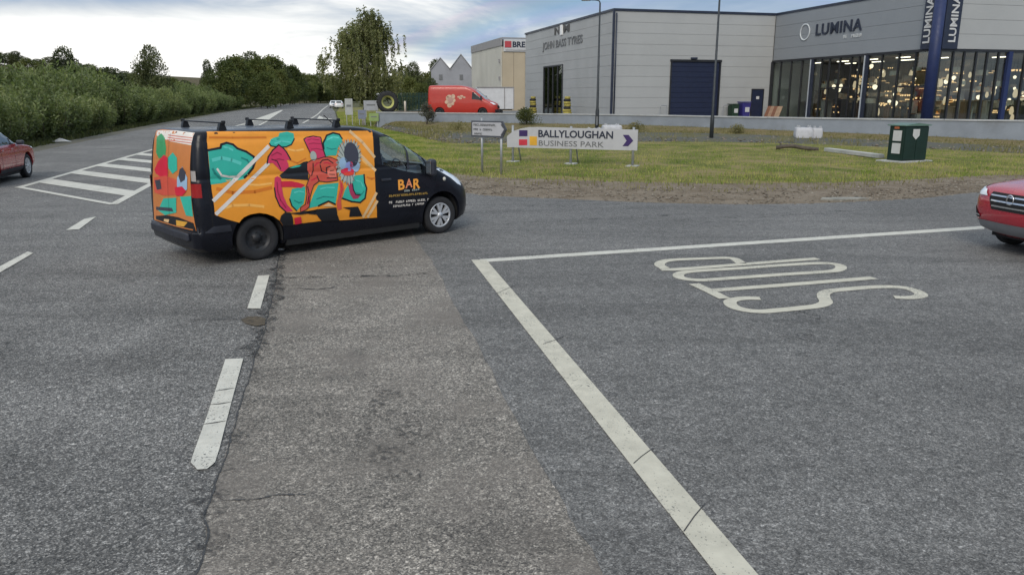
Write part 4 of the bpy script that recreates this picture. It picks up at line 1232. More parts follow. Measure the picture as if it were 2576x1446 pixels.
def lamp_meshes():
    out = []
    for kind in range(5):
        mb = MB().use(M_blackm).tube([(0, 0, 0.0), (0, 0, 0.55)], 0.008, 4); sub = MB()
        if kind == 0: sub.use(EM[1]).lathe([(0.001, -0.26), (0.07, -0.24), (0.12, -0.14), (0.12, -0.06), (0.05, 0.0)], 12, Matrix.Rotation(R(90), 4, 'X'))
        if kind == 1:
            mb.use(M_brass).lathe([(0.05, 0.0), (0.10, -0.10), (0.24, -0.22)], 14, Matrix.Rotation(R(90), 4, 'X'))
            sub.use(EM[0]).lathe([(0.001, -0.21), (0.20, -0.20), (0.16, -0.14)], 14, Matrix.Rotation(R(90), 4, 'X'))
        if kind == 2:
            mb.use(M_shade).lathe([(0.26, 0.0), (0.28, -0.24)], 16, Matrix.Rotation(R(90), 4, 'X'))
            sub.use(EM[2]).lathe([(0.001, -0.22), (0.26, -0.21), (0.255, -0.05), (0.001, -0.03)], 16, Matrix.Rotation(R(90), 4, 'X'))
        if kind == 3:
            mb.use(M_brass).box((0, 0, -0.04), (0.55, 0.03, 0.03)).box((0, 0, -0.04), (0.03, 0.55, 0.03))
            for (x, y) in ((.25, 0), (-.25, 0), (0, .25), (0, -.25), (0, 0)): sub.use(EM[0]).box((x, y, -0.10), (0.07, 0.07, 0.10), bev=0.02)
        if kind == 4: sub.use(EM[3]).lathe([(0.001, -0.5), (0.09, -0.46), (0.13, -0.3), (0.08, -0.05), (0.03, 0.0)], 12, Matrix.Rotation(R(90), 4, 'X'))
        out.append((mb.mesh('fitting'), sub.mesh('shade')))
    return out


LM = lamp_meshes()
LLAB = ['white glass globe lamp glowing behind the showroom glass', 'brass cone pendant lamp glowing behind the showroom glass', 'amber drum pendant lamp glowing behind the showroom glass', 'cross shaped cluster lamp glowing behind the showroom glass', 'tall teardrop lamp glowing softly behind the showroom glass']
rl = random.Random(404)


def put_lamp(b, a, z, k, s=1.0):
    o = empty('pendant_lamp', BW @ Vector((b, a, z)), rl.uniform(0, 3)); o.scale = (s, s, s)
    link('fitting', LM[k][0], o); link('shade', LM[k][1], o)
    tag(o, LLAB[k], 'lamp', ['globe lamps', 'cone lamps', 'drum lamps', 'cluster lamps', 'teardrop lamps'][k] + ' in the showroom')


for i in range(140):
    a = -3.4 - 12.6 * rl.random(); b = B0 + 0.5 + 6.0 * rl.random() ** 1.3
    z = rl.choice([rl.gauss(3.7, 0.45), rl.gauss(3.3, 0.5), rl.gauss(2.3, 0.5)])
    put_lamp(b, a, min(4.6, max(1.35, z)), rl.choice([0, 1, 1, 2, 2, 3, 4]), rl.uniform(0.7, 1.35))
for i in range(125):
    b = B0 + 0.9 + 13 * rl.random(); a = A0 + 0.6 + 5.5 * rl.random() ** 1.3
    z = rl.choice([rl.gauss(3.7, 0.45), rl.gauss(3.0, 0.6), rl.gauss(2.1, 0.5)])
    put_lamp(b, a, min(4.6, max(1.3, z)), rl.choice([0, 1, 1, 2, 2, 3, 4]), rl.uniform(0.7, 1.35))
for k in range(10):
    b_, a_ = (B0 + 2.2 + 3.0 * (k % 2), -2.5 - 3.0 * (k // 2)) if k < 8 else (B0 + 8 + 4 * (k - 8), A0 + 3.0)
    MB().use(emit('added_strip_light', (1.0, 0.86, 0.68), 2.2)).box((b_, a_, 4.93), (0.10, 1.2, 0.05)).build('added_ceiling_light', sh)  # strips added to brighten the showroom interior
# display stands
M_std = [pm('stand_dark', (0.03, 0.03, 0.034), 0.5), pm('stand_wood', (0.16, 0.09, 0.045), 0.6), pm('stand_white', (0.40, 0.40, 0.39), 0.6)]
for i in range(26):
    if i < 14: a = -2.0 - 13.6 * rl.random(); b = B0 + 0.6 + 3.5 * rl.random()
    else: b = B0 + 1.2 + 9 * rl.random(); a = A0 + 0.7 + 3.0 * rl.random()
    hgt = rl.choice([0.5, 0.9, 1.3, 2.0]); wd = rl.uniform(0.35, 1.1); m_ = rl.choice(M_std)
    st = empty('display_stand', BW @ Vector((b, a, 0.84)), BANG + rl.choice([0, 0.1, 1.57]))
    MB().use(m_).box((0, 0, 0.03), (wd, 0.45, 0.06), bev=0.01).build('base', st)
    MB().use(m_).box((0, 0, hgt + 0.04), (wd, 0.5, 0.05), bev=0.01).build('top', st)
    MB().use(m_).box((-wd / 2 + 0.03, 0, hgt / 2), (0.05, 0.4, hgt)).build('side_panel', st)
    MB().use(m_).box((wd / 2 - 0.03, 0, hgt / 2), (0.05, 0.4, hgt)).build('side_panel', st)
    tag(st, 'display stand on the showroom floor behind the glass', 'stand', 'display stands in the showroom')
# leaning boards by the glass, seen at the foot of the front
for k in range(4):
    m_ = pm('board_orange_%d' % k, [(0.22, 0.10, 0.06), (0.33, 0.21, 0.14), (0.20, 0.09, 0.055), (0.34, 0.23, 0.15)][k], 0.7, var=0.25, scale=4)
    o = MB().use(m_).box((0, 0, 0.5), (0.5, 0.03, 1.0), bev=0.004).build('timber_board')
    o.location = BW @ Vector((B0 - 0.75 + 0.02 * k, -0.75 - 0.42 * k, 0.8)); o.rotation_euler = (R(-24), 0, BANG - R(90) + R(12))
    tag(o, ['red brown board leaning at the showroom corner, farthest from the road', 'pale orange board leaning at the showroom corner, second from the door', 'dark red board leaning at the showroom corner, third from the door', 'pale timber board leaning at the showroom corner, nearest the road'][k], 'board', 'boards leaning by the showroom')

# --- wheelie bins, guard rails
def wheelie(b, a, col, label, lab2=None, s=1.0):
    o = empty('wheelie_bin', BW @ Vector((b, a, 0.80)), BANG)
    m_ = pm('bin_' + label.split()[0], col, 0.5)
    bd = [(-0.24, 0.10), (0.24, 0.10), (0.30, 0.98), (-0.30, 0.98)]
    MB().use(m_).prism(bd, 'y', -0.30, 0.30).build('body', o)
    MB().use(m_).box((0, 0, 1.02), (0.66, 0.70, 0.06), bev=0.02).build('lid', o)
    for sx in (-1, 1): MB().use(M_blackm).lathe([(0.0, -0.03), (0.10, -0.03), (0.10, 0.03), (0.0, 0.03)], 14, Matrix.Translation((sx * 0.27, 0.26, 0.10)) @ Matrix.Rotation(R(90), 4, 'Z')).build('wheel', o)
    MB().use(M_blackm).tube([(-0.25, 0.36, 0.95), (0.25, 0.36, 0.95)], 0.02, 6).build('handle', o)
    if lab2: MB().use(M_whitep).box((0.05, -0.31, 0.55), (0.3, 0.02, 0.3)).build('sticker', o)
    o.scale = (s, s, s); tag(o, label, 'bin')


wheelie(9.85, -0.75, (0.012, 0.035, 0.018), 'green wheelie bin beside the navy roller door', True, 1.05)
wheelie(10.75, -0.8, (0.03, 0.025, 0.16), 'purple wheelie bin with white sticker near the navy personnel door', True, 1.2)
M_galv = pm('galvanised', (0.36, 0.37, 0.38), 0.5, 0.6, var=0.15)
for k, (b, lb) in enumerate([(4.0, 'galvanised hoop guard left of the roller door'), (9.35, 'galvanised hoop guard right of the roller door')]):
    o = MB().use(M_galv).tube(smooth_line([(-0.28, 0, 0), (-0.28, 0, 0.85), (-0.2, 0, 0.98), (0.2, 0, 0.98), (0.28, 0, 0.85), (0.28, 0, 0)], 4), 0.035, 8).build('guard_rail')
    o.location = BW @ Vector((b, -0.6, 0.8)); o.rotation_euler = (0, 0, BANG); tag(o, lb, 'rail')

# --- painted tyre stacks by the glazed entrance
M_tyy = pm('tyre_yellow', (0.32, 0.27, 0.06), 0.8, var=0.3, scale=5, grime=0.3); M_tyk = pm('tyre_black', (0.02, 0.02, 0.021), 0.85, var=0.3, bump=0.3)
TYP = [(0.17, -0.10), (0.26, -0.11), (0.31, -0.07), (0.33, 0.0), (0.31, 0.07), (0.26, 0.11), (0.17, 0.10), (0.15, 0.0), (0.17, -0.10)]
for b, a, lb in ((-1.2, 16.766, 'yellow and black stack of painted tyres left of the glazed entrance'), (-1.2, 6.745, 'yellow and black stack of painted tyres right of the glazed entrance')):
    o = empty('tyre_stack', BW @ Vector((b, a, 0.80)))
    z_ = 0.11
    for k in range(8):
        s_ = 1.15 if k < 3 else 0.95 if k < 7 else 0.75
        MB().use(M_tyk if k in (3, 6) else M_tyy).lathe([(r_ * s_, h_) for r_, h_ in TYP], 18, Matrix.Translation((0.02 * math.sin(k * 2), 0.02 * math.cos(k * 3), z_)) @ Matrix.Rotation(R(90), 4, 'X')).build('tyre', o)
        z_ += 0.205
    tag(o, lb, 'tyre stack')

# --- cream unit with a corner sign, seen past the warehouse
cr = empty('cream_unit', (atp(1262, 96), 96.0, 0.0), R(15))
M_cream = pm('cream_clad', (0.50, 0.48, 0.42), 0.7, var=0.08, scale=0.25, grime=0.15); M_tan = pm('tan_clad', (0.42, 0.35, 0.25), 0.7, var=0.1, scale=0.25)
M_fascia = pm('grey_fascia', (0.26, 0.25, 0.25), 0.6)
MB().use(M_cream).box((6.5, 8.4, 4.5), (12.9, 16.6, 7.4)).build('wall_core', cr)
for k in range(6):
    MB().use(M_cream).box((-0.02, 1.42 + k * 2.8, 4.6), (0.1, 2.76, 7.6)).build('cladding_panel', cr)
for k in range(6):
    MB().use(M_tan if k < 2 else M_cream).box((0.75 + 1.42 * k, -0.02, 4.2), (1.38, 0.1, 6.8)).build('cladding_panel', cr)
MB().use(M_fascia).box((-0.06, 8.3, 8.75), (0.2, 16.8, 0.9)).build('fascia', cr)
MB().use(M_fascia).box((6.0, -0.06, 9.15), (12.0, 0.2, 0.16)).build('fascia', cr)
MB().use(M_fascia).box((6.4, 8.3, 8.9), (12.4, 16.2, 0.3)).build('roof', cr)
sgn = MB().use(M_whitep).box((4.2, -0.14, 8.33), (8.0, 0.14, 1.38)).build('sign_board', cr)
MB().use(pm('logo_red', (0.42, 0.05, 0.06), 0.5)).box((0.72, -0.24, 8.45), (0.8, 0.04, 0.72)).build('logo', sgn)
letters(fit_text('BRE', 1.55, 0.66, 0.03), (1.28, -0.212, 8.12), (1, 0, 0), (0, 0, 1), M_txtnavy, sgn, 0.03)
MB().use(M_fascia).box((3.4, -0.22, 7.80), (6.0, 0.02, 0.10)).build('underline', sgn)
for z_ in (6.6, 4.6): MB().use(M_fascia).box((-0.12, 0.6, z_), (0.2, 0.3, 0.4)).build('wall_lamp', cr)
MB().use(M_frame).box((3.7, -0.09, 1.9), (0.9, 0.08, 2.2)).build('door', cr)
tag(cr, 'cream clad unit with grey fascia and a white BRE corner sign', 'building')

# --- twin gabled sheds
gs = empty('gabled_shed', (atp(1188, 118), 118.0, 0.0), R(4))
M_gs = pm('shed_grey', (0.27, 0.275, 0.30), 0.7, var=0.12, scale=0.4, grime=0.2); M_gr = pm('shed_roof', (0.38, 0.38, 0.39), 0.6, var=0.1)
for k, (x0, x1, zr, ze) in enumerate([(-3.2, 0.0, 8.4, 6.3), (-6.0, -3.2, 7.9, 6.2)]):
    xm = (x0 + x1) / 2
    MB().use(M_gs).prism([(x0, 0.5), (x1, 0.5), (x1, ze), (xm, zr), (x0, ze)], 'y', 0.0, 16.0).build('wall', gs)
    rf = MB().use(M_gr)
    rf.prism([(x0 - 0.1, ze + 0.0), (xm, zr + 0.02), (xm, zr + 0.14), (x0 - 0.1, ze + 0.12)], 'y', -0.15, 16.1).prism([(xm, zr + 0.02), (x1 + 0.1, ze), (x1 + 0.1, ze + 0.12), (xm, zr + 0.14)], 'y', -0.15, 16.1).build('roof', gs)
    MB().use(M_txtgrey).box((xm, -0.03, 5.2), (0.5, 0.06, 0.75)).build('vent', gs)
MB().use(M_frame).box((-3.0, -0.05, 3.5), (6.0, 0.1, 0.4)).build('plinth_band', gs)
tag(gs, 'pair of joined grey gabled sheds behind the red parcel van', 'shed')

# --- green palisade fence
fe = empty('palisade_fence', (atp(1003, 76), 76.0, 0.8), R(3))
M_green = pm('fence_green', (0.010, 0.045, 0.038), 0.55)
for k in range(27):
    MB().use(M_green).prism([(-0.035, 0.02), (0.035, 0.02), (0.035, 1.95), (0.0, 2.08), (-0.035, 1.95)], 'y', -0.01, 0.01, Matrix.Translation((0.14 * k, 0, 0))).build('pale', fe)
for z_ in (0.35, 1.65): MB().use(M_green).box((1.85, 0.035, z_), (3.8, 0.04, 0.06)).build('rail', fe)
for x_ in (0.0, 1.85, 3.65): MB().use(M_green).box((x_, 0.09, 1.0), (0.09, 0.07, 2.0)).build('post', fe)
tag(fe, 'green palisade fence between the birch and the red parcel van', 'fence')

# --- tractor tyre and things under the birch
tt = empty('tractor_tyre', (atp(974, 63.0), 63.0, 2.03), R(14))
TP = [(0.50, -0.24), (0.72, -0.27), (0.80, -0.22), (0.83, 0.0), (0.80, 0.22), (0.72, 0.27), (0.50, 0.24)]
MB().use(M_tyk).lathe(TP, 36).build('tyre', tt)
for k in range(22):
    a_ = k / 22 * 2 * math.pi; sgn_ = 1 if k % 2 else -1
    MB().use(M_tyk).box((0, 0, 0), (0.06, 0.26, 0.09), M=Matrix.Rotation(-a_, 4, 'Y') @ Matrix.Translation((0.835, sgn_ * 0.13, 0)) @ Matrix.Rotation(sgn_ * 0.5, 4, 'X')).build('tread_lug', tt)
MB().use(pm('rim_yellow', (0.42, 0.42, 0.14), 0.6, grime=0.3)).lathe([(0.50, -0.2), (0.46, -0.15), (0.36, -0.1), (0.36, 0.1), (0.46, 0.15), (0.50, 0.2)], 30).build('rim', tt)
tag(tt, 'huge black tractor tyre with yellow rim standing upright beside the birch', 'tyre')


def panel_sign(name, px, Y, z0, z1, wd, mat, label, legs=True, rz=0.0):
    o = empty(name, (atp(px, Y), Y, z0), rz); h_ = z1 - z0
    MB().use(mat).box((0, 0, h_ * 0.68), (wd, 0.05, h_ * 0.62), bev=0.008).build('board', o)
    for sx in (-1, 1): MB().use(M_galv).box((sx * wd * 0.36, 0.05, h_ * 0.45), (0.05, 0.05, h_ * 0.9 + 0.1)).build('leg', o)
    MB().use(M_txtgrey).box((0, -0.032, h_ * 0.72), (wd * 0.6, 0.012, h_ * 0.08)).build('print', o)
    tag(o, label, 'sign'); return o


panel_sign('notice_board', 876, 64, 0.25, 2.3, 0.62, pm('board_white', (0.36, 0.37, 0.36), 0.7, var=0.15, grime=0.3), 'plain white notice board on the grass left of the birch trunk')
panel_sign('notice_board', 932, 63.0, 0.9, 2.15, 1.15, pm('board_grey', (0.30, 0.31, 0.33), 0.6, grime=0.3), 'grey white notice board right of the birch trunk')
panel_sign('notice_board', 908, 61.5, 0.35, 1.45, 0.6, pm('board_blue', (0.16, 0.18, 0.24), 0.6), 'dark blue grey notice board in front of the birch trunk')
panel_sign('notice_board', 938, 61.2, 0.25, 1.2, 0.75, pm('board_lime', (0.22, 0.30, 0.11), 0.7), 'pale lime green notice board at the foot of the birch')
pst = MB().use(pm('post_cream', (0.52, 0.46, 0.38), 0.8)).tube([(0, 0, 0), (0, 0, 0.85), (0, 0, 0.9)], [0.085, 0.085, 0.05], 10).build('bollard')
pst.location = (atp(1018, 62.3), 62.3, 1.2); tag(pst, 'short cream bollard in front of the green fence', 'bollard')

# --- street lamps
M_pole = pm('lamp_post_dark', (0.035, 0.04, 0.045), 0.5, 0.3, var=0.2)


def street_lamp(x, y, z, H, ang, label):
    o = empty('street_lamp', (x, y, z), ang)
    MB().use(M_pole).tube([(0, 0, -0.2), (0, 0, 1.25), (0, 0, 1.45), (0, 0, H)], [0.11, 0.11, 0.075, 0.045], 12).build('post', o)
    MB().use(M_pole).tube(smooth_line([(0, 0, H - 0.02), (-0.06, 0, H + 0.10), (-0.25, 0, H + 0.15), (-0.6, 0, H + 0.17)], 4), 0.035, 8).build('arm', o)
    MB().use(M_pole).box((-0.80, 0, H + 0.17), (0.55, 0.22, 0.08), bev=0.025).build('lamp_head', o)
    MB().use(M_whitep).box((-0.80, 0, H + 0.125), (0.4, 0.16, 0.02)).build('lens', o)
    MB().use(M_txtgrey).box((0.0, -0.112, 0.7), (0.09, 0.012, 0.5)).build('access_door', o)
    tag(o, label, 'street lamp')


street_lamp(atp(1503, 47.0), 47.0, 0.35, 7.3, R(-10), 'dark street lamp behind the business park sign')
street_lamp(*(11.083,43.867), 0.06, 8.9, R(160), 'tall dark street lamp on the grass in front of the navy roller door')

# --- business park sign
SX, SY, SR = -0.039, 29.496, -0.433
sg = empty('business_park_sign', (SX, SY, 0.05), SR)
M_sign = pm('sign_white', (0.42, 0.42, 0.44), 0.5, var=0.05, grime=0.12)
outl = [(-0.135,0.592),(-0.142,0.998),(0.115,1.187),(0.4,1.28),(0.739,1.34),(1.149,1.353),(2.919,1.335),(4.875,1.316),(4.87,0.607),(2.437,0.599)]
outl = [(p[0], p[1] - 0.05) for p in outl]
MB().use(M_sign).prism(outl, 'y', -0.05, 0.0).build('board', sg)
zb_ = min(p[1] for p in outl)
for k, x_ in enumerate((0.06, 2.376, 4.702)):
    MB().use(M_galv).tube([(x_, 0.04, -0.15), (x_, 0.04, 1.35)], 0.045, 10).build('post', sg)
    if k < 2: MB().use(M_galv).tube([(x_ + 0.12, 0.55, -0.1), (x_ + 0.12, 0.12, 1.0)], 0.03, 8).build('brace', sg)
    MB().use(M_conc).box((x_, 0.06, 0.0), (0.4, 0.4, 0.07), bev=0.01).build('footing', sg)


def sg_rect(pts, mat, name):
    q = [(p[0], p[1] - 0.05) for p in pts]
    MB().use(mat).prism(q, 'y', -0.062, -0.051).build(name, sg)


M_pur = pm('sign_purple', (0.035, 0.015, 0.10), 0.5); M_red = pm('sign_red', (0.50, 0.03, 0.05), 0.5); M_yel = pm('sign_yellow', (0.62, 0.33, 0.03), 0.5)
sg_rect([(0.363,1.008),(0.363,1.226),(0.695,1.231),(0.696,1.015)], M_pur, 'emblem_square')
sg_rect([(0.356,0.68),(0.356,0.892),(0.689,0.899),(0.69,0.688)], M_red, 'emblem_square')
sg_rect([(0.788,0.691),(0.779,1.016),(1.078,1.009),(1.081,0.691)], M_yel, 'emblem_square')
t0_ = [(1.134,0.98),(3.987,0.998),(1.131,1.249),(3.979,1.249)]; t1_ = [(1.155,0.687),(3.652,0.684),(1.153,0.889),(3.645,0.912)]
letters(fit_text('BALLYLOUGHAN', t0_[1][0] - t0_[0][0], (t0_[2][1] - t0_[0][1]) * 0.98, 0.022), (t0_[0][0], -0.051, (t0_[0][1] + t0_[1][1]) / 2 - 0.05), (1, 0, 0), (0, 0, 1), M_txtnavy, sg, 0.012)
letters(fit_text('BUSINESS PARK', t1_[1][0] - t1_[0][0], (t1_[2][1] - t1_[0][1]) * 0.95, -0.003), (t1_[0][0], -0.051, (t1_[0][1] + t1_[1][1]) / 2 - 0.05), (1, 0, 0), (0, 0, 1), M_txtgrey, sg, 0.012)
sg_rect([(4.346,1.134),(4.548,1.138),(4.723,0.943),(4.549,0.753),(4.346,0.748),(4.488,0.938)], M_pur, 'chevron')
tag(sg, 'long white BALLYLOUGHAN BUSINESS PARK sign with purple chevron on the grass', 'sign')

# --- direction sign
AX, AY, AR_ = -0.98, 25.159, -0.7181
ds = empty('direction_sign', (AX, AY, 0.03), AR_)
M_dsgrey = pm('sign_back_grey', (0.07, 0.075, 0.09), 0.5)
ao = [(-0.397,1.659),(0.941,1.666),(1.102,1.416),(0.939,1.155),(-0.406,1.151)]
ai = [(-0.34,1.611),(0.879,1.62),(1.017,1.413),(0.877,1.21),(-0.347,1.206)]
MB().use(M_dsgrey).prism(ao, 'y', -0.04, 0.0).build('board', ds)
MB().use(M_sign).prism(ai, 'y', -0.05, -0.041).build('face', ds)
for k, (ya, yb, xa, xb, n_) in enumerate([(160, 135, 515, 760, 13), (208, 186, 515, 720, 12), (252, 232, 525, 610, 6)]):
    g_ = [(-0.288,1.501),(-0.287,1.571),(-0.29,1.36),(-0.289,1.425),(-0.251,1.232),(-0.25,1.288),(0.699,1.553),(0.54,1.406),(0.098,1.263)]
    flat_letters('small_lettering', glyph_row(g_[6 + k][0] - g_[2 * k][0], abs(g_[2 * k + 1][1] - g_[2 * k][1]), n_, 60 + k), (g_[2 * k][0], -0.051, g_[2 * k][1]), (1, 0, 0), (0, 0, 1), M_txtgrey, ds, 0.008)
ch = [(0.878,1.557),(1.017,1.419),(0.877,1.239),(0.939,1.241),(1.079,1.415),(0.941,1.581)]
MB().use(M_dsgrey).prism(ch, 'y', -0.056, -0.0505).build('arrow_edge', ds)
for x_, zt_ in ((0.0, 1.75), (0.828, 1.62)):
    MB().use(M_galv).tube([(x_, 0.03, -0.15), (x_, 0.03, zt_)], 0.038, 10).build('post', ds)
tag(ds, 'small white arrow shaped direction sign on two posts beside the van bonnet', 'sign')

# --- green roadside cabinet
cb = empty('utility_cabinet', (*(14.403,28.958), 0.05), R(24))
M_cab = pm('cabinet_green', (0.004, 0.020, 0.015), 0.4, var=0.2)
MB().use(M_conc).box((0.56, 0.36, 0.02), (1.75, 1.05, 0.10), bev=0.015).build('plinth', cb)
MB().use(M_cab).box((0.62, 0.34, 0.70), (1.24, 0.66, 1.26), bev=0.02).build('body', cb)
MB().use(pm('cabinet_lid', (0.10, 0.17, 0.14), 0.35)).prism([(-0.05, 1.335), (1.30, 1.335), (1.30, 1.37), (0.62, 1.44), (-0.05, 1.37)], 'y', -0.06, 0.74).build('lid', cb)
for x_ in (0.32, 0.93):
    MB().use(M_cab).box((x_, -0.005, 0.70), (0.585, 0.03, 1.18), bev=0.008).build('door', cb)
MB().use(M_whitep).prism([(0.40, 1.22), (0.74, 1.22), (0.74, 0.98), (0.57, 0.84), (0.40, 0.98)], 'y', -0.032, -0.022).build('notice', cb)
for z_ in (0.98, 0.52): MB().use(M_whitep).box((-0.012, 0.30, z_), (0.02, 0.36, 0.38)).build('notice', cb)
MB().use(pm('sticker_red', (0.4, 0.12, 0.05), 0.6)).box((-0.012, 0.35, 1.27), (0.02, 0.2, 0.08)).build('sticker', cb)
tag(cb, 'dark green metal utility cabinet with white notices on a concrete plinth', 'cabinet')

# --- white bulk bags and boards on the bank
def bulk_bag(px, Y, z, w_, h_, label):
    o = empty('bulk_bag', (atp(px, Y), Y, z), rl.uniform(-.2, .2)); bm = bmesh.new(); bmesh.ops.create_cube(bm, size=1.0)
    bmesh.ops.subdivide_edges(bm, edges=bm.edges, cuts=4, use_grid_fill=True); rr = random.Random(px)
    for v_ in bm.verts:
        c = v_.co; k = 1.0 + 0.14 * (1 - (2 * c.z) ** 2)
        v_.co = Vector((c.x * w_ * k, c.y * w_ * 0.9 * k, (c.z + 0.5) * h_)) + Vector([rr.uniform(-.02, .02) for _ in range(3)])
    me = bpy.data.meshes.new('sack'); bm.to_mesh(me); bm.free(); me.materials.append(M_bag)
    for p in me.polygons: p.use_smooth = True
    link('sack', me, o)
    for sx in (-1, 1):
        for sy in (-1, 1): MB().use(M_bag).tube([(sx * w_ * .42, sy * w_ * .35, h_ * .96), (sx * w_ * .36, sy * w_ * .3, h_ * 1.16), (sx * w_ * .25, sy * w_ * .35, h_ * .96)], 0.02, 5).build('loop', o)
    tag(o, label, 'bulk bag')


M_bag = pm('bag_white', (0.45, 0.45, 0.47), 0.8, var=0.12, scale=4, bump=0.5, bscale=9)
bulk_bag(2028, 42.5, 0.1, 0.78, 0.72, 'wide white bulk bag on the bank left of the green cabinet')
bulk_bag(2063, 42.3, 0.1, 0.42, 0.70, 'narrow white bulk bag on the bank next to the wide one')
bulk_bag(1496, 46.5, 0.28, 0.85, 0.34, 'low white bulk bag behind the top edge of the business park sign')
bulk_bag(1540, 46.2, 0.32, 0.95, 0.50, 'white bulk bag behind the business park sign, right of the street lamp')
bm_ = MB().use(pm('beam_grey', (0.38, 0.38, 0.36), 0.85, var=0.2, bump=0.3)).box((0, 0, 0.09), (3.0, 0.28, 0.16), bev=0.02).build('concrete_beam')
p0_, p1_ = (13.93,34.786), (14.505,30.806)
bm_.location = ((p0_[0] + p1_[0]) / 2, (p0_[1] + p1_[1]) / 2, 0.07); bm_.rotation_euler = (0, 0, math.atan2(p1_[1] - p0_[1], p1_[0] - p0_[0])); bm_.scale = (math.dist(p0_, p1_) / 3.0, 1, 1)
tag(bm_, 'long pale concrete beam lying in the grass left of the green cabinet', 'beam')
lg = MB().use(M_bark).tube(smooth_line([(-0.8, 0, 0.12), (-0.2, 0.05, 0.2), (0.4, -0.05, 0.12), (1.0, 0.03, 0.05)], 4), 0.09, 8).tube([(-0.5, 0, 0.15), (-0.75, 0.2, 0.42)], [0.04, 0.015], 6).build('driftwood_log')
lg.location = (*(12.79,35.55), 0.07); lg.rotation_euler = (0, 0, -0.25); tag(lg, 'short dark broken log lying in the grass beyond the concrete beam', 'log')
# litter by the left verge
lt = MB().use(M_whitep).add([(-0.45, -0.05, 0.0), (0.4, -0.12, 0.05), (0.5, 0.1, 0.02), (0.05, 0.12, 0.16), (-0.4, 0.12, 0.05), (0.0, -0.02, 0.2)], [(0, 1, 5), (1, 2, 5), (2, 3, 5), (3, 4, 5), (4, 0, 5), (0, 4, 3, 2, 1)]).build('litter_sheet')
lt.scale = (1.15, 1.15, 1.1); lt.location = (*(-24.707,43.094), 0.02); tag(lt, 'crumpled white plastic sheet lying on the verge by the thicket', 'litter')

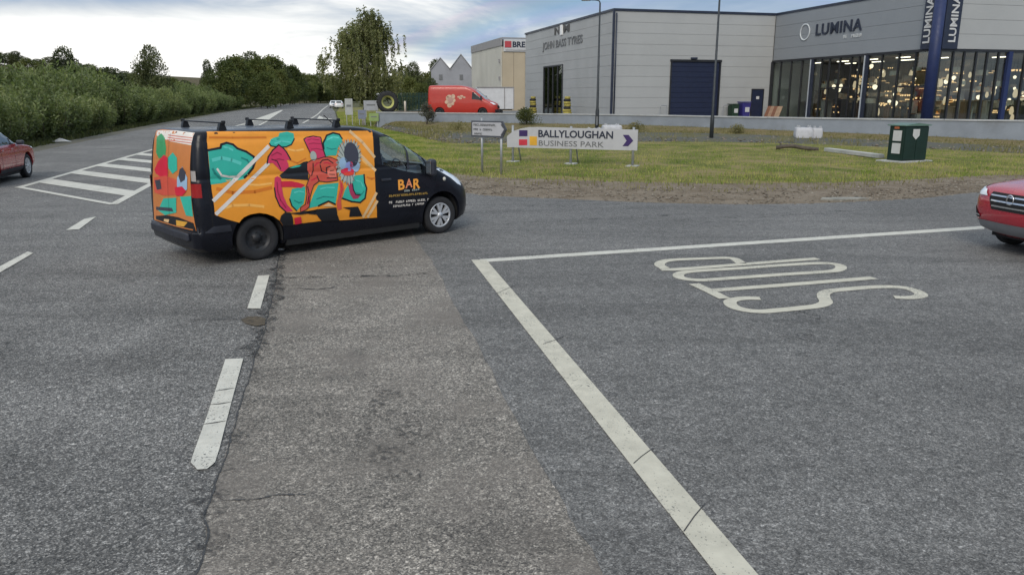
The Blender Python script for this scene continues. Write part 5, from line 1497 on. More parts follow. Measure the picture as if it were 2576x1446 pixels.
# ------------------------------------------------------------------ vehicles
class Body:
    """vehicle body lofted from horizontal outlines; u forward, w left, z up; levels: z, u_rear, u_front, half width, rear corner r, front corner r, nose sag"""
    def __init__(s, levels):
        s.L = np.array(levels, float)

    def lev(s, z):
        return [float(np.interp(z, s.L[:, 0], s.L[:, k])) for k in range(1, 7)]

    def half(s, z):
        ur, uf, W_, rr, rf, sag = s.lev(z)
        pts = [(ur - 0.0 + 0.03 * (t_ ** 2), t_ * (W_ - rr)) for t_ in (0, .33, .66, .9)]
        for k in range(7):
            a = k / 6 * math.pi / 2
            pts.append((ur + 0.03 + rr - rr * math.cos(a), W_ - rr + rr * math.sin(a)))
        u0, u1 = ur + rr + 0.03, uf - rf - sag
        for k in range(1, 16): pts.append((u0 + (u1 - u0) * k / 16, W_))
        for k in range(11):
            a = k / 10 * math.pi / 2; wv = W_ - rf + rf * math.cos(a)
            pts.append((u1 + rf * math.sin(a) * 1.0 + sag * (1 - (wv / W_) ** 2) * 1.0 * (k / 10), wv))
        w_end = W_ - rf; u_end = pts[-1][0]
        for t_ in (.8, .55, .3, .1, 0): 
            wv = w_end * t_; pts.append((u_end + sag * ((w_end / W_) ** 2 - (wv / W_) ** 2), wv))
        return pts

    def side_w(s, u, z):
        p = s.half(z); us = [q[0] for q in p]; ws = [q[1] for q in p]
        k = max(range(len(p)), key=lambda i: us[i]); return float(np.interp(u, us[3:k + 1], ws[3:k + 1]))

    def front_u(s, w_, z):
        p = s.half(z)[24:]; p = p[::-1]
        return float(np.interp(abs(w_), [q[1] for q in p], [q[0] for q in p]))

    def rear_u(s, w_, z):
        p = s.half(z)[:11]
        return float(np.interp(abs(w_), [q[1] for q in p], [q[0] for q in p]))

    def mesh(s, name, mat):
        vs = []; fs = []; n = None
        for lv in s.L:
            h_ = s.half(lv[0]); ring_ = [(q[0], q[1]) for q in h_] + [(q[0], -q[1]) for q in h_[-2:0:-1]]
            n = len(ring_); vs += [(q[0], q[1], lv[0]) for q in ring_]
        m = len(s.L)
        for i in range(m - 1):
            for k in range(n): fs.append((i * n + k, i * n + (k + 1) % n, (i + 1) * n + (k + 1) % n, (i + 1) * n + k))
        fs.append(list(range(n))[::-1]); fs.append([(m - 1) * n + k for k in range(n)])
        mb = MB().use(mat).add(vs, fs, True)
        me = mb.mesh(name); bm = bmesh.new(); bm.from_mesh(me); bmesh.ops.recalc_face_normals(bm, faces=bm.faces); bm.to_mesh(me); bm.free()
        return me

    def tri(s, poly, grid):
        """triangulate a 2-D polygon with inner grid points"""
        xs = [p[0] for p in poly]; ys = [p[1] for p in poly]
        zl = [float(z) for z in s.L[:, 0]]; dense = []
        for i in range(len(poly)):          # split the outline where it crosses the body's levels
            a, b = poly[i], poly[(i + 1) % len(poly)]; ts = [0.0]
            if abs(b[1] - a[1]) > 1e-4: ts += [(z - a[1]) / (b[1] - a[1]) for z in zl if 0.01 < (z - a[1]) / (b[1] - a[1]) < 0.99]
            k = int(math.dist(a, b) / (grid * 1.5)); ts += [j / (k + 1) for j in range(1, k + 1)]
            ts = sorted(ts); ts = [t_ for j, t_ in enumerate(ts) if j == 0 or t_ - ts[j - 1] > 0.004]
            dense += [(a[0] + (b[0] - a[0]) * t_, a[1] + (b[1] - a[1]) * t_) for t_ in ts]
        poly = dense
        pts = [Vector(p) for p in poly]; n = len(pts)
        gx = np.arange(min(xs) + grid * .5, max(xs), grid); gy = sorted(set([z for z in zl if min(ys) < z < max(ys)]))
        gap = [min(ys)] + gy + [max(ys)]; gy = gy + [float(q) for a, b in zip(gap, gap[1:]) if b - a > grid * 1.4 for q in np.linspace(a, b, int((b - a) / grid) + 2)[1:-1]]
        inner = [Vector((float(x), float(y))) for x in gx for y in gy]
        r = delaunay_2d_cdt(pts + inner, [], [list(range(n))], 1, 1e-5)
        used = sorted({i for f in r[2] for i in f}); mp = {i: k for k, i in enumerate(used)}
        return [(r[0][i].x, r[0][i].y) for i in used], [[mp[i] for i in f] for f in r[2]]

    def patch(s, mb, poly, face, off, mat, grid=0.07):
        """lay a thin flat print / pane on the skin"""
        v2, f2 = s.tri(poly, grid) if not isinstance(poly, tuple) else poly
        mb.use(mat); vs = []
        for (p, q) in v2:
            if face == 'R': vs.append((p, -(s.side_w(p, q) + off), q))
            elif face == 'L': vs.append((p, s.side_w(p, q) + off, q))
            elif face == 'F': vs.append((s.front_u(p, q) + off, p, q))
            elif face == 'B': vs.append((s.rear_u(p, q) - off, p, q))
        mb.add(vs, f2, True)


def boolean_cut(me, cutters):
    """subtract closed meshes from a mesh"""
    o = link('tmp_body', me); tmp = [o]
    for c in cutters:
        co = link('tmp_cut', c); tmp.append(co)
        md = o.modifiers.new('b', 'BOOLEAN'); md.operation = 'DIFFERENCE'; md.object = co; md.solver = 'EXACT'
    bpy.context.view_layer.update()
    res = bpy.data.meshes.new_from_object(o.evaluated_get(bpy.context.evaluated_depsgraph_get()))
    for t_ in tmp: bpy.data.objects.remove(t_)
    return res


def cyl_mesh(u, z, r, w0, w1, seg=40):
    mb = MB(); vs = []
    for w_ in (w0, w1):
        for k in range(seg): vs.append((u + r * math.cos(2 * math.pi * k / seg), w_, z + r * math.sin(2 * math.pi * k / seg)))
    fs = [list(range(seg))[::-1], list(range(seg, 2 * seg))] + [(k, (k + 1) % seg, seg + (k + 1) % seg, seg + k) for k in range(seg)]
    mb.add(vs, fs); me = mb.mesh('cut'); bm = bmesh.new(); bm.from_mesh(me); bmesh.ops.recalc_face_normals(bm, faces=bm.faces); bm.to_mesh(me); bm.free()
    return me


def prism_mesh(poly, w0, w1, axis='y'):
    mb = MB().prism(poly, axis, w0, w1); me = mb.mesh('cut'); bm = bmesh.new(); bm.from_mesh(me); bmesh.ops.recalc_face_normals(bm, faces=bm.faces); bm.to_mesh(me); bm.free()
    return me


M_rubber = pm('rubber', (0.018, 0.018, 0.02), 0.85, var=0.25, scale=8, bump=0.25, bscale=50)
M_hub = pm('hub_silver', (0.52, 0.53, 0.55), 0.35, 0.5, var=0.1)
M_steel = pm('steel_black', (0.022, 0.022, 0.024), 0.5, 0.3, var=0.2)
M_vdark = pm('underbody', (0.010, 0.010, 0.011), 0.9)


def wheel(parent, u, w_, r, wd, style, side, steer=0.0):
    """wheel > tyre, rim; axis along w; side -1 = right"""
    o = empty('wheel', (u, w_, r), steer); o.parent = parent
    h_ = wd / 2
    M0 = Matrix.Identity(4) if side > 0 else Matrix.Rotation(math.pi, 4, 'Z')
    MB().use(M_rubber).lathe([(r * .63, -h_ * .8), (r * .80, -h_), (r * .94, -h_ * .92), (r, -h_ * .7), (r, -h_ * .25), (r * .985, -h_ * .22), (r * .985, -h_ * .12), (r, -h_ * .1), (r, h_ * .1), (r * .985, h_ * .12), (r * .985, h_ * .22), (r, h_ * .25), (r, h_ * .7), (r * .94, h_ * .92), (r * .80, h_), (r * .63, h_ * .8)], 40, M0).build('tyre', o)
    mb = MB()
    if style == 'steel':
        mb.use(M_steel).lathe([(r * .65, h_ * .75), (r * .60, h_ * .80), (r * .56, h_ * .55), (r * .45, h_ * .30), (r * .34, h_ * .40), (r * .20, h_ * .34), (r * .19, h_ * .55), (0.001, h_ * .57)], 32, M0)
        for k in range(8):
            a = k / 8 * 2 * math.pi
            mb.use(M_vdark).lathe([(0.001, h_ * .40), (0.026, h_ * .40)], 10, M0 @ Matrix.Translation((r * .45 * math.cos(a), 0, r * .45 * math.sin(a))))
        for k in range(5):
            a = k / 5 * 2 * math.pi + .3
            mb.use(M_rubber).lathe([(0.001, h_ * .50), (0.012, h_ * .50), (0.013, h_ * .34)], 6, M0 @ Matrix.Translation((r * .27 * math.cos(a), 0, r * .27 * math.sin(a))))
    else:
        ns, m_ = (6, M_hub) if style == 'cap' else (5, M_hub)
        mb.use(M_vdark).lathe([(r * .64, h_ * .35), (0.001, h_ * .30)], 32, M0)
        mb.use(m_).lathe([(r * .66, h_ * .70), (r * .67, h_ * .86), (r * .60, h_ * .84), (r * .585, h_ * .6)], 36, M0)
        mb.use(m_).lathe([(r * .17, h_ * .55), (r * .16, h_ * .88), (0.001, h_ * .92)], 20, M0)
        for k in range(ns):
            for d_ in (-.13, .13):
                a = k / ns * 2 * math.pi; T_ = M0 @ Matrix.Rotation(-(a), 4, 'Y')
                w1_, w2_ = r * .05, r * .085
                c1, c2 = r * .16 * (1 if d_ > 0 else -1), r * (.20 if style == 'cap' else .15) * (1 if d_ > 0 else -1)
                mb.add([T_ @ Vector(p) for p in [(r * .14, h_ * .86, c1 * .5 - w1_), (r * .14, h_ * .86, c1 * .5 + w1_), (r * .62, h_ * .82, c2 + w2_), (r * .62, h_ * .82, c2 - w2_), (r * .14, h_ * .5, c1 * .5 - w1_), (r * .14, h_ * .5, c1 * .5 + w1_), (r * .62, h_ * .5, c2 + w2_), (r * .62, h_ * .5, c2 - w2_)]],
                       [(0, 1, 2, 3), (0, 4, 5, 1), (1, 5, 6, 2), (3, 2, 6, 7), (0, 3, 7, 4)])
    mb.build('rim', o)
    return o


# ---------------- the painted van
VAN = Body([
    (.20, -.86, 4.22, .86, .15, .34, .12), (.28, -.97, 4.36, .925, .15, .40, .14), (.45, -.99, 4.41, .955, .15, .42, .16), (.505, -.99, 4.41, .960, .15, .42, .16), (.52, -.955, 4.41, .965, .14, .42, .16),
    (.62, -.95, 4.40, .972, .14, .42, .16), (.75, -.945, 4.37, .976, .14, .42, .16), (.86, -.94, 4.30, .974, .13, .42, .16), (.95, -.935, 4.20, .968, .13, .42, .16), (1.03, -.93, 4.07, .962, .13, .42, .15), (1.10, -.925, 3.92, .957, .13, .40, .14),
    (1.17, -.92, 3.74, .950, .13, .36, .12), (1.22, -.915, 3.60, .946, .13, .32, .10), (1.245, -.912, 3.55, .945, .13, .31, .10), (1.26, -.91, 3.52, .935, .13, .31, .10), (1.29, -.905, 3.47, .935, .13, .30, .10), (1.305, -.903, 3.45, .941, .13, .30, .10), (1.45, -.89, 3.21, .928, .13, .28, .09), (1.60, -.87, 2.95, .912, .13, .28, .08), (1.72, -.85, 2.74, .895, .13, .28, .08),
    (1.78, -.84, 2.63, .884, .13, .28, .08), (1.80, -.835, 2.58, .872, .13, .28, .08), (1.84, -.82, 2.48, .868, .13, .28, .08), (1.88, -.81, 2.36, .862, .13, .28, .07), (1.92, -.79, 2.20, .848, .13, .28, .06), (1.94, -.77, 2.06, .825, .13, .28, .06), (1.95, -.74, 1.95, .77, .14, .30, .05), (1.957, -.66, 1.7, .60, .16, .30, .04), (1.963, -.50, 1.30, .40, .16, .25, .03)])
van = empty('painted_van', (-4.484, 12.309, 0.006), R(42.929))
tag(van, 'black panel van with orange cartoon mural and roof bars turning across the junction', 'van')
M_vblack = pm('van_black', (0.008, 0.009, 0.014), 0.30, 0.0, var=0.2, coat=0.1, spec=0.22)
M_vtrim = pm('van_plastic', (0.022, 0.024, 0.034), 0.5, var=0.2)
WR = 0.335
win = [(2.266,1.769),(2.449,1.774),(2.645,1.745),(2.751,1.705),(2.868,1.629),(3.031,1.517),(3.19,1.38),(3.198,1.283),(3.135,1.11),(2.922,1.135),(2.649,1.198),(2.433,1.261),(2.273,1.313),(2.252,1.538)]
bme = VAN.mesh('body', M_vblack)
cav = [(2.22, 0.80), (3.45, 0.80), (3.40, 1.20), (3.02, 1.46), (2.70, 1.70), (2.45, 1.80), (2.22, 1.82)]
cuts = [cyl_mesh(0, WR + .02, .415, -1.2, -.62), cyl_mesh(0, WR + .02, .415, .62, 1.2), cyl_mesh(3.498, WR + .02, .42, -1.2, -.60), cyl_mesh(3.498, WR + .02, .42, .60, 1.2),
        prism_mesh(cav, -.84, .84), prism_mesh(win, -1.3, 1.3), prism_mesh([(-.72, 1.25), (.72, 1.25), (.64, 1.76), (-.64, 1.76)], 2.42, 4.6, 'x')]
bme = boolean_cut(bme, cuts)
for p in bme.polygons: p.use_smooth = True
bo = link('body', bme, van)
try:
    bme.set_sharp_from_angle(angle=R(38))
except Exception: pass
for (u_, w_) in ((0, -.62), (0, .62), (3.498, -.60), (3.498, .60)):
    s_ = -1 if w_ < 0 else 1
    MB().use(M_vdark).lathe([(.405, 0.0), (.405, .30)], 24, Matrix.Translation((u_, w_ if s_ > 0 else w_ - .30, WR + .02)), a0=-0.25, a1=math.pi + 0.25).build('wheel_arch_liner', van)
wheel(van, 0, -.825, WR, .21, 'steel', -1); wheel(van, 0, .825, WR, .21, 'steel', 1)
wheel(van, 3.498, -.825, WR, .21, 'cap', -1, R(-4)); wheel(van, 3.498, .825, WR, .21, 'cap', 1, R(-4))
MB().use(M_vdark).box((1.75, 0, .26), (2.55, 1.80, .20)).box((1.75, 0, .30), (5.0, 1.15, .18)).build('underbody', van)  # underside box made wide and low to deepen the shade beneath the van

# glazing and cab
M_vglass = glass('van_glass', (0.90, 0.96, 0.92), 0.07)
for fc_ in ('R', 'L'):
    mb = MB(); VAN.patch(mb, win, fc_, -0.012, M_vglass, 0.1); mb.build('side_window', van, fix=False)
mb = MB(); VAN.patch(mb, [(-.74, 1.235), (.74, 1.235), (.66, 1.78), (-.66, 1.78)], 'F', 0.004, M_vglass, 0.09); pm('windscreen', (0.02, 0.025, 0.028), 0.06); mb.build('windscreen', van, fix=False)
qb = [(2.768,1.697),(2.803,1.677),(2.818,1.22),(2.764,1.195)]
mb = MB(); VAN.patch(mb, qb, 'R', 0.004, M_vtrim); mb.build('window_divider', van, fix=False)
M_seat = pm('seat_fabric', (0.03, 0.03, 0.034), 0.9)
for w_ in (-.42, .42):
    st = MB().use(M_seat).box((2.62, w_, .92), (.5, .5, .16), bev=.04).box((2.42, w_, 1.22), (.14, .46, .55), bev=.05).box((2.38, w_, 1.56), (.10, .26, .16), bev=.03).build('seat', van)
MB().use(M_vtrim).lathe([(.185, -.012), (.20, 0), (.185, .012), (.17, 0), (.185, -.012)], 28, Matrix.Translation((2.98, -.42, 1.18)) @ Matrix.Rotation(R(65), 4, 'Y') @ Matrix.Rotation(R(90), 4, 'X')).build('steering_wheel', van)
MB().use(M_vtrim).box((3.25, 0, 1.02), (.36, 1.6, .22), bev=.05).build('dashboard', van)

# mural: layers of flat print on the right flank
def vm(name, r_, g_, b_): return pm(name, lin((r_, g_, b_)), 0.38, var=0.06, scale=5)


OR = vm('mural_orange', 236, 152, 46); TE = vm('mural_teal', 52, 176, 156); PK = vm('mural_pink', 205, 52, 92); RD = vm('mural_red', 206, 84, 66); BK = vm('mural_black', 22, 24, 30)
WH = vm('mural_white', 222, 214, 205); GY = vm('mural_grey', 168, 176, 168); DG = vm('mural_dark', 62, 62, 74); LB = vm('mural_lilac', 138, 150, 205); CR = vm('mural_crimson', 205, 34, 62); BE_ = vm('mural_beige', 224, 186, 136)
mural = MB()


def art(poly, mat, layer): VAN.patch(mural, poly, 'R', 0.006 + 0.0013 * layer, mat, 0.09)


def stroke(pts, wd, mat, layer):
    for i in range(len(pts) - 1):
        a = Vector(pts[i]); b = Vector(pts[i + 1]); d = (b - a)
        if d.length < 1e-5: continue
        d.normalize(); n = Vector((-d.y, d.x)) * wd / 2; e = d * wd * .25
        art([tuple(a + n - e), tuple(b + n + e), tuple(b - n + e), tuple(a - n - e)], mat, layer)


panel = [(-0.607,1.942),(-0.633,1.824),(-0.645,1.686),(-0.656,1.485),(-0.657,1.297),(-0.663,1.109),(-0.657,0.982),(-0.657,0.766),(-0.484,0.683),(-0.304,0.614),(-0.267,0.655),(-0.222,0.688),(-0.125,0.72),(0.015,0.728),(0.137,0.7),(0.242,0.652),(0.333,0.579),(0.386,0.495),(0.539,0.49),(1.038,0.494),(1.362,0.468),(2.108,0.438),(2.086,0.836),(2.105,1.22),(2.124,1.601),(2.147,1.875)]
art(panel, OR, 0)
cl = [(-0.643,1.678),(-0.538,1.7),(-0.456,1.709),(-0.431,1.755),(-0.353,1.772),(-0.268,1.745),(-0.212,1.687),(-0.085,1.635),(0.021,1.556),(0.033,1.494),(-0.013,1.396),(-0.091,1.32),(-0.166,1.247),(-0.271,1.229),(-0.405,1.229),(-0.507,1.208),(-0.667,1.2)]
art(cl, TE, 1)
stroke([(-0.645,1.683),(-0.456,1.709),(-0.439,1.755),(-0.353,1.776),(-0.264,1.748),(-0.208,1.69),(-0.081,1.638),(0.025,1.559),(0.038,1.494),(-0.01,1.396),(-0.091,1.317),(-0.155,1.262)], .032, BK, 2)
stroke([(-0.546,1.416),(-0.493,1.317),(-0.38,1.291),(-0.263,1.286)], .03, WH, 3)
art([(0.298,1.742),(0.331,1.797),(0.385,1.823),(0.462,1.837),(0.489,1.89),(0.617,1.906),(0.721,1.878),(0.721,1.8),(0.654,1.711),(0.557,1.679),(0.413,1.685),(0.317,1.705)], TE, 1)
stroke([(0.298,1.742),(0.317,1.705),(0.413,1.685),(0.557,1.679),(0.654,1.711),(0.721,1.8)], .018, BK, 2)
for a_, b_, w_ in [([(-0.654,0.973),(0.275,1.697)], None, .055), ([(-0.636,0.78),(0.238,1.45)], None, .055), ([(1.718,1.877),(1.92,1.697),(2.121,1.449)], None, .05), ([(1.863,1.487),(2.116,1.232)], None, .05), ([(1.832,0.48),(2.099,0.854)], None, .05), ([(1.923,0.471),(2.107,0.717)], None, .05)]:
    stroke(a_, w_, WH if w_ > .052 else BE_, 3)
art([(0.22,1.451),(0.25,1.548),(0.335,1.642),(0.444,1.716),(0.52,1.654),(0.559,1.596),(0.608,1.488),(0.541,1.483),(0.561,1.432),(0.564,1.381),(0.478,1.311),(0.424,1.323),(0.365,1.393),(0.309,1.454)], PK, 4)
stroke([(0.22,1.451),(0.25,1.548),(0.335,1.642),(0.444,1.716),(0.52,1.654),(0.559,1.596),(0.608,1.488)], .02, BK, 5)
stroke([(0.299,1.509),(0.384,1.475),(0.428,1.356)], .014, BK, 5)
art([(0.316,1.23),(0.361,1.252),(0.412,1.224),(0.419,1.156),(0.416,1.073),(0.424,0.954),(0.472,0.814),(0.566,0.702),(0.446,0.7),(0.347,0.805),(0.298,0.948),(0.292,1.082)], PK, 4)
stroke([(0.294,1.082),(0.298,0.948),(0.347,0.805),(0.446,0.7)], .02, BK, 5)
art([(0.411,1.17),(0.585,1.161),(0.711,1.127),(0.805,1.086),(0.739,1.044),(0.574,1.074),(0.41,1.083)], CR, 4)
art([(0.398,1.258),(0.563,1.373),(0.743,1.405),(0.823,1.441),(0.895,1.447),(0.871,1.158),(0.625,1.189),(0.426,1.216)], BK, 5)
art([(0.572,1.364),(0.686,1.395),(0.78,1.394),(0.74,1.371),(0.626,1.358)], TE, 6)
art([(0.873,1.782),(0.932,1.81),(1.041,1.826),(1.174,1.802),(1.173,1.726),(1.184,1.617),(1.211,1.507),(1.08,1.472),(0.959,1.556),(0.919,1.653)], PK, 4)
stroke([(0.959,1.556),(0.919,1.653),(0.873,1.782),(0.932,1.81),(1.041,1.826),(1.174,1.802),(1.173,1.726),(1.184,1.617),(1.211,1.507)], .016, BK, 5)
art([(1.216,1.748),(1.287,1.827),(1.403,1.86),(1.512,1.834),(1.543,1.772),(1.544,1.712),(1.455,1.63),(1.407,1.51),(1.292,1.515),(1.224,1.504),(1.198,1.617)], TE, 4)
stroke([(1.198,1.617),(1.198,1.713),(1.287,1.829),(1.403,1.864),(1.515,1.837),(1.55,1.77)], .026, BK, 5)
art([(0.579,1.044),(0.807,1.062),(0.794,0.943),(0.754,0.801),(0.628,0.701),(0.552,0.784),(0.523,0.894)], TE, 3)
stroke([(0.523,0.894),(0.552,0.784),(0.628,0.701)], .02, BK, 4)
art([(1.035,1.069),(1.401,1.079),(1.354,0.897),(1.313,0.738),(1.191,0.799),(1.018,0.74),(0.842,0.72),(0.841,0.745),(0.922,0.908)], TE, 3)
stroke([(1.004,0.742),(1.191,0.801),(1.313,0.738)], .026, BK, 4)
art([(1.682,1.172),(1.89,1.177),(1.884,1.044),(1.911,0.953),(1.871,0.79),(1.775,0.731),(1.614,0.761),(1.445,0.826),(1.502,0.947),(1.581,1.041)], TE, 3)
stroke([(1.89,1.177),(1.887,1.044),(1.917,0.952),(1.873,0.787),(1.775,0.726),(1.614,0.756),(1.445,0.824)], .026, BK, 4)
body_ = [(0.872,1.417),(0.957,1.46),(1.095,1.477),(1.179,1.497),(1.303,1.488),(1.426,1.433),(1.416,1.337),(1.384,1.265),(1.391,1.117),(1.19,1.104),(1.055,1.129),(0.957,1.075),(0.906,0.982),(0.869,0.888),(0.844,0.744),(0.787,0.701),(0.69,0.671),(0.694,0.744),(0.78,0.787),(0.821,0.941),(0.821,1.061),(0.907,1.223),(0.864,1.31)]
art(body_, RD, 6)
stroke(body_ + body_[:1], .012, BK, 7)
for s_ in ([(1.1,1.404),(1.146,1.45),(1.244,1.457),(1.334,1.391)], [(1.098,1.38),(1.116,1.282),(1.208,1.24),(1.202,1.326),(1.274,1.346)], [(0.979,1.411),(0.967,1.292),(0.931,1.222)], [(1.198,1.167),(1.365,1.156)], [(1.025,1.216),(1.055,1.129)], [(0.845,1.06),(0.858,0.938),(0.818,0.796)]):
    stroke(s_, .016, BK, 8)
art([(1.244,1.323),(1.329,1.343),(1.384,1.278),(1.359,1.169),(1.253,1.164),(1.205,1.228)], vm('mural_salmon', 222, 118, 98), 7)
art([(1.419,1.14),(1.469,1.074),(1.491,0.985),(1.453,0.889),(1.416,0.791),(1.424,0.651),(1.349,0.643),(1.333,0.736),(1.382,0.894),(1.417,0.991)], RD, 6)
art([(1.568,1.055),(1.654,1.048),(1.661,0.947),(1.698,0.868),(1.785,0.848),(1.737,0.799),(1.648,0.794),(1.596,0.877)], vm('mural_plum', 165, 52, 86), 6)
stroke([(1.654,1.048),(1.661,0.947),(1.698,0.868),(1.785,0.848)], .018, BK, 7)
# fringe of pale spikes round the head
ctr = (1.617,1.375)
fr_ = [(1.623,1.745),(1.738,1.741),(1.829,1.676),(1.863,1.55),(1.857,1.437),(1.816,1.314),(1.73,1.206),(1.67,1.06),(1.566,1.04),(1.471,1.097),(1.399,1.215),(1.385,1.364),(1.425,1.509),(1.462,1.629),(1.53,1.712)]
spk = []
frs = smooth_line(fr_ + fr_[:1], 4)[:-1]
for k, p in enumerate(frs):
    s_ = 1.06 if k % 2 else 0.86
    spk.append((ctr[0] + (p[0] - ctr[0]) * s_, ctr[1] + (p[1] - ctr[1]) * s_))
art(spk, GY, 7)
for k, p in enumerate(frs):
    if k % 3 == 0: stroke([(ctr[0] + (p[0] - ctr[0]) * .55, ctr[1] + (p[1] - ctr[1]) * .55), (ctr[0] + (p[0] - ctr[0]) * 1.0, ctr[1] + (p[1] - ctr[1]) * 1.0)], .009, DG, 8)


def ell(c, rx, rz, n=18): return [(c[0] + rx * math.cos(2 * math.pi * k / n), c[1] + rz * math.sin(2 * math.pi * k / n)) for k in range(n)]


hc = (1.682,1.509)
art(ell(hc, .135, .20), DG, 9)
art(ell((hc[0] - .02, hc[1] - .16), .03, .05), CR, 10)
art(ell((1.524,1.374), .085, .10), vm('mural_sky', 150, 178, 205), 9)
art(ell((1.74,1.318), .08, .085), vm('mural_sky', 150, 178, 205), 9)
art(ell((1.62,1.325), .07, .075), LB, 10)
art(ell((1.581,1.25), .125, .055), CR, 10)
art(ell((1.599,1.208), .10, .03), vm('mural_tomato', 226, 70, 50), 11)
art(ell((0.999,1.524), .055, .075), GY, 7)
# black skateboards / platforms along the foot
for q in ([(0.333,0.579),(0.362,0.654),(0.423,0.696),(0.519,0.686),(0.552,0.599),(0.559,0.479),(0.39,0.487)], [(0.797,0.673),(0.988,0.693),(1.325,0.689),(1.336,0.571),(1.379,0.466),(1.052,0.494),(0.989,0.568),(0.97,0.606),(0.822,0.633)], [(1.436,0.675),(1.728,0.663),(1.809,0.493),(1.557,0.509),(1.579,0.623)], [(0.467,0.677),(0.69,0.676),(0.987,0.687),(0.986,0.65),(0.688,0.634)]):
    art(q, BK, 9)
art([(0.574,0.593),(0.693,0.602),(0.705,0.494),(0.587,0.486)], CR, 9)
art([(1.072,0.729),(1.189,0.774),(1.295,0.702)], BE_, 8)
# finer drawing: highlights, folds and hatching lines
LT = vm('mural_mint', 92, 200, 186); DT = vm('mural_deep_teal', 30, 132, 122); DO = vm('mural_deep_orange', 214, 120, 30); LO = vm('mural_light_orange', 246, 182, 92); DP = vm('mural_deep_pink', 158, 30, 66)
for a_, m_, w_, ly in [
    ([(-0.593,1.544),(-0.461,1.568),(-0.318,1.529),(-0.191,1.474)], LT, .05, 2), ([(-0.61,1.42),(-0.586,1.355),(-0.513,1.271)], DT, .035, 2), ([(-0.405,1.722),(-0.342,1.704),(-0.281,1.67)], LT, .03, 2), ([(-0.164,1.553),(-0.084,1.517),(-0.042,1.45)], DT, .025, 2),
    ([(-0.59,1.861),(-0.25,1.845),(0.262,1.831)], DO, .028, 1), ([(-0.582,1.134),(-0.36,1.06),(-0.021,1.049),(0.247,1.086)], DO, .05, 1), ([(-0.552,0.844),(-0.382,0.877),(-0.13,0.861),(0.093,0.816)], LO, .04, 1), ([(-0.145,1.165),(0.06,1.141),(0.256,1.152)], LO, .03, 1), ([(0.04,1.542),(0.187,1.6)], LO, .03, 1),
    ([(0.306,1.562),(0.401,1.606),(0.469,1.57)], DP, .018, 5), ([(0.332,1.494),(0.415,1.506),(0.498,1.486)], DP, .016, 5), ([(0.347,1.162),(0.34,1.028),(0.37,0.891),(0.45,0.765)], DP, .02, 5), ([(0.386,1.738),(0.501,1.767),(0.642,1.745)], LT, .022, 2), ([(0.343,1.785),(0.472,1.8)], DT, .016, 2),
    ([(0.937,1.77),(1.007,1.785),(1.138,1.763)], DP, .012, 5), ([(0.951,1.711),(1.033,1.719),(1.166,1.7)], DP, .012, 5), ([(0.979,1.626),(1.074,1.634),(1.179,1.605)], DP, .012, 5),
    ([(1.274,1.758),(1.395,1.802),(1.49,1.786)], LT, .02, 5), ([(1.253,1.638),(1.332,1.611),(1.418,1.619)], DT, .016, 5), ([(0.611,0.982),(0.692,1.0),(0.769,0.981)], LT, .02, 4), ([(0.598,0.864),(0.673,0.821),(0.727,0.828)], DT, .018, 4),
    ([(1.069,1.006),(1.181,1.022),(1.32,1.005)], LT, .02, 4), ([(0.985,0.854),(1.111,0.88),(1.29,0.852)], DT, .018, 4), ([(1.732,1.093),(1.817,1.062),(1.854,0.983)], LT, .018, 4), ([(1.712,0.892),(1.812,0.859),(1.862,0.906)], DT, .016, 4),
    ([(1.001,1.362),(1.046,1.407),(1.088,1.417)], CR, .02, 7), ([(1.168,1.401),(1.225,1.41),(1.291,1.381)], CR, .016, 8), ([(0.922,1.15),(0.979,1.17),(1.035,1.191)], CR, .02, 7), ([(0.851,0.999),(0.86,0.889),(0.831,0.794)], CR, .016, 8), ([(1.446,1.064),(1.45,0.964),(1.403,0.843)], CR, .014, 7), ([(1.269,1.272),(1.339,1.28)], BK, .010, 8), ([(1.247,1.225),(1.343,1.213)], BK, .010, 8),
    ([(1.884,1.411),(1.966,1.33),(2.054,1.274)], LO, .03, 2), ([(1.944,1.129),(2.031,1.097),(2.093,1.106)], DO, .03, 2), ([(0.587,1.644),(0.712,1.615),(0.846,1.632)], LO, .03, 1), ([(0.591,1.48),(0.715,1.426),(0.867,1.489)], DO, .025, 1)]:
    stroke(a_, w_, m_, ly)
mural.build('mural', van, fix=False)

# rear doors: print, lamps, plate
rm = MB()


def rart(poly, mat, layer): VAN.patch(rm, poly, 'B', 0.003 + 0.0013 * layer, mat, 0.1)


rart([(0.72,1.915),(0.516,1.939),(-0.165,1.94),(-0.764,1.926),(-0.764,1.418),(-0.809,1.031),(-0.891,0.55),(-0.256,0.537),(0.779,0.525),(0.743,1.106)], vm('mural_orange_reflect', 196, 122, 66), 0)  # mural orange, dulled: reflections on the rear doors painted into the colour
rart([(0.652,1.917),(-0.165,1.94),(-0.764,1.926),(-0.764,1.754),(-0.029,1.782),(0.652,1.844)], WH, 1)
for yy in (190, 215, 240): rart([(0.107,1.874),(-0.755,1.861),(-0.755,1.851),(0.107,1.862)] if yy == 190 else [(p[0], p[1] - (yy - 190) * .0014) for p in [(0.107,1.874),(-0.755,1.861),(-0.755,1.851),(0.107,1.862)]], RD, 2)
rart([(0.597,1.824),(0.425,1.881),(0.221,1.83),(0.117,1.678),(0.13,1.55),(0.425,1.506),(0.57,1.585)], vm('mural_green', 60, 150, 96), 2)
rart([(0.448,1.461),(0.198,1.575),(0.039,1.54),(0.017,1.246),(0.289,1.227),(0.561,1.265),(0.652,1.318)], CR, 3)
rart([(0.017,1.541),(-0.165,1.627),(-0.324,1.558),(-0.346,1.38),(-0.165,1.314),(-0.006,1.388)], TE, 3)
rart([(0.652,1.201),(0.107,1.268),(-0.346,1.242),(-0.346,1.022),(0.198,0.963),(0.652,0.967)], RD, 4)
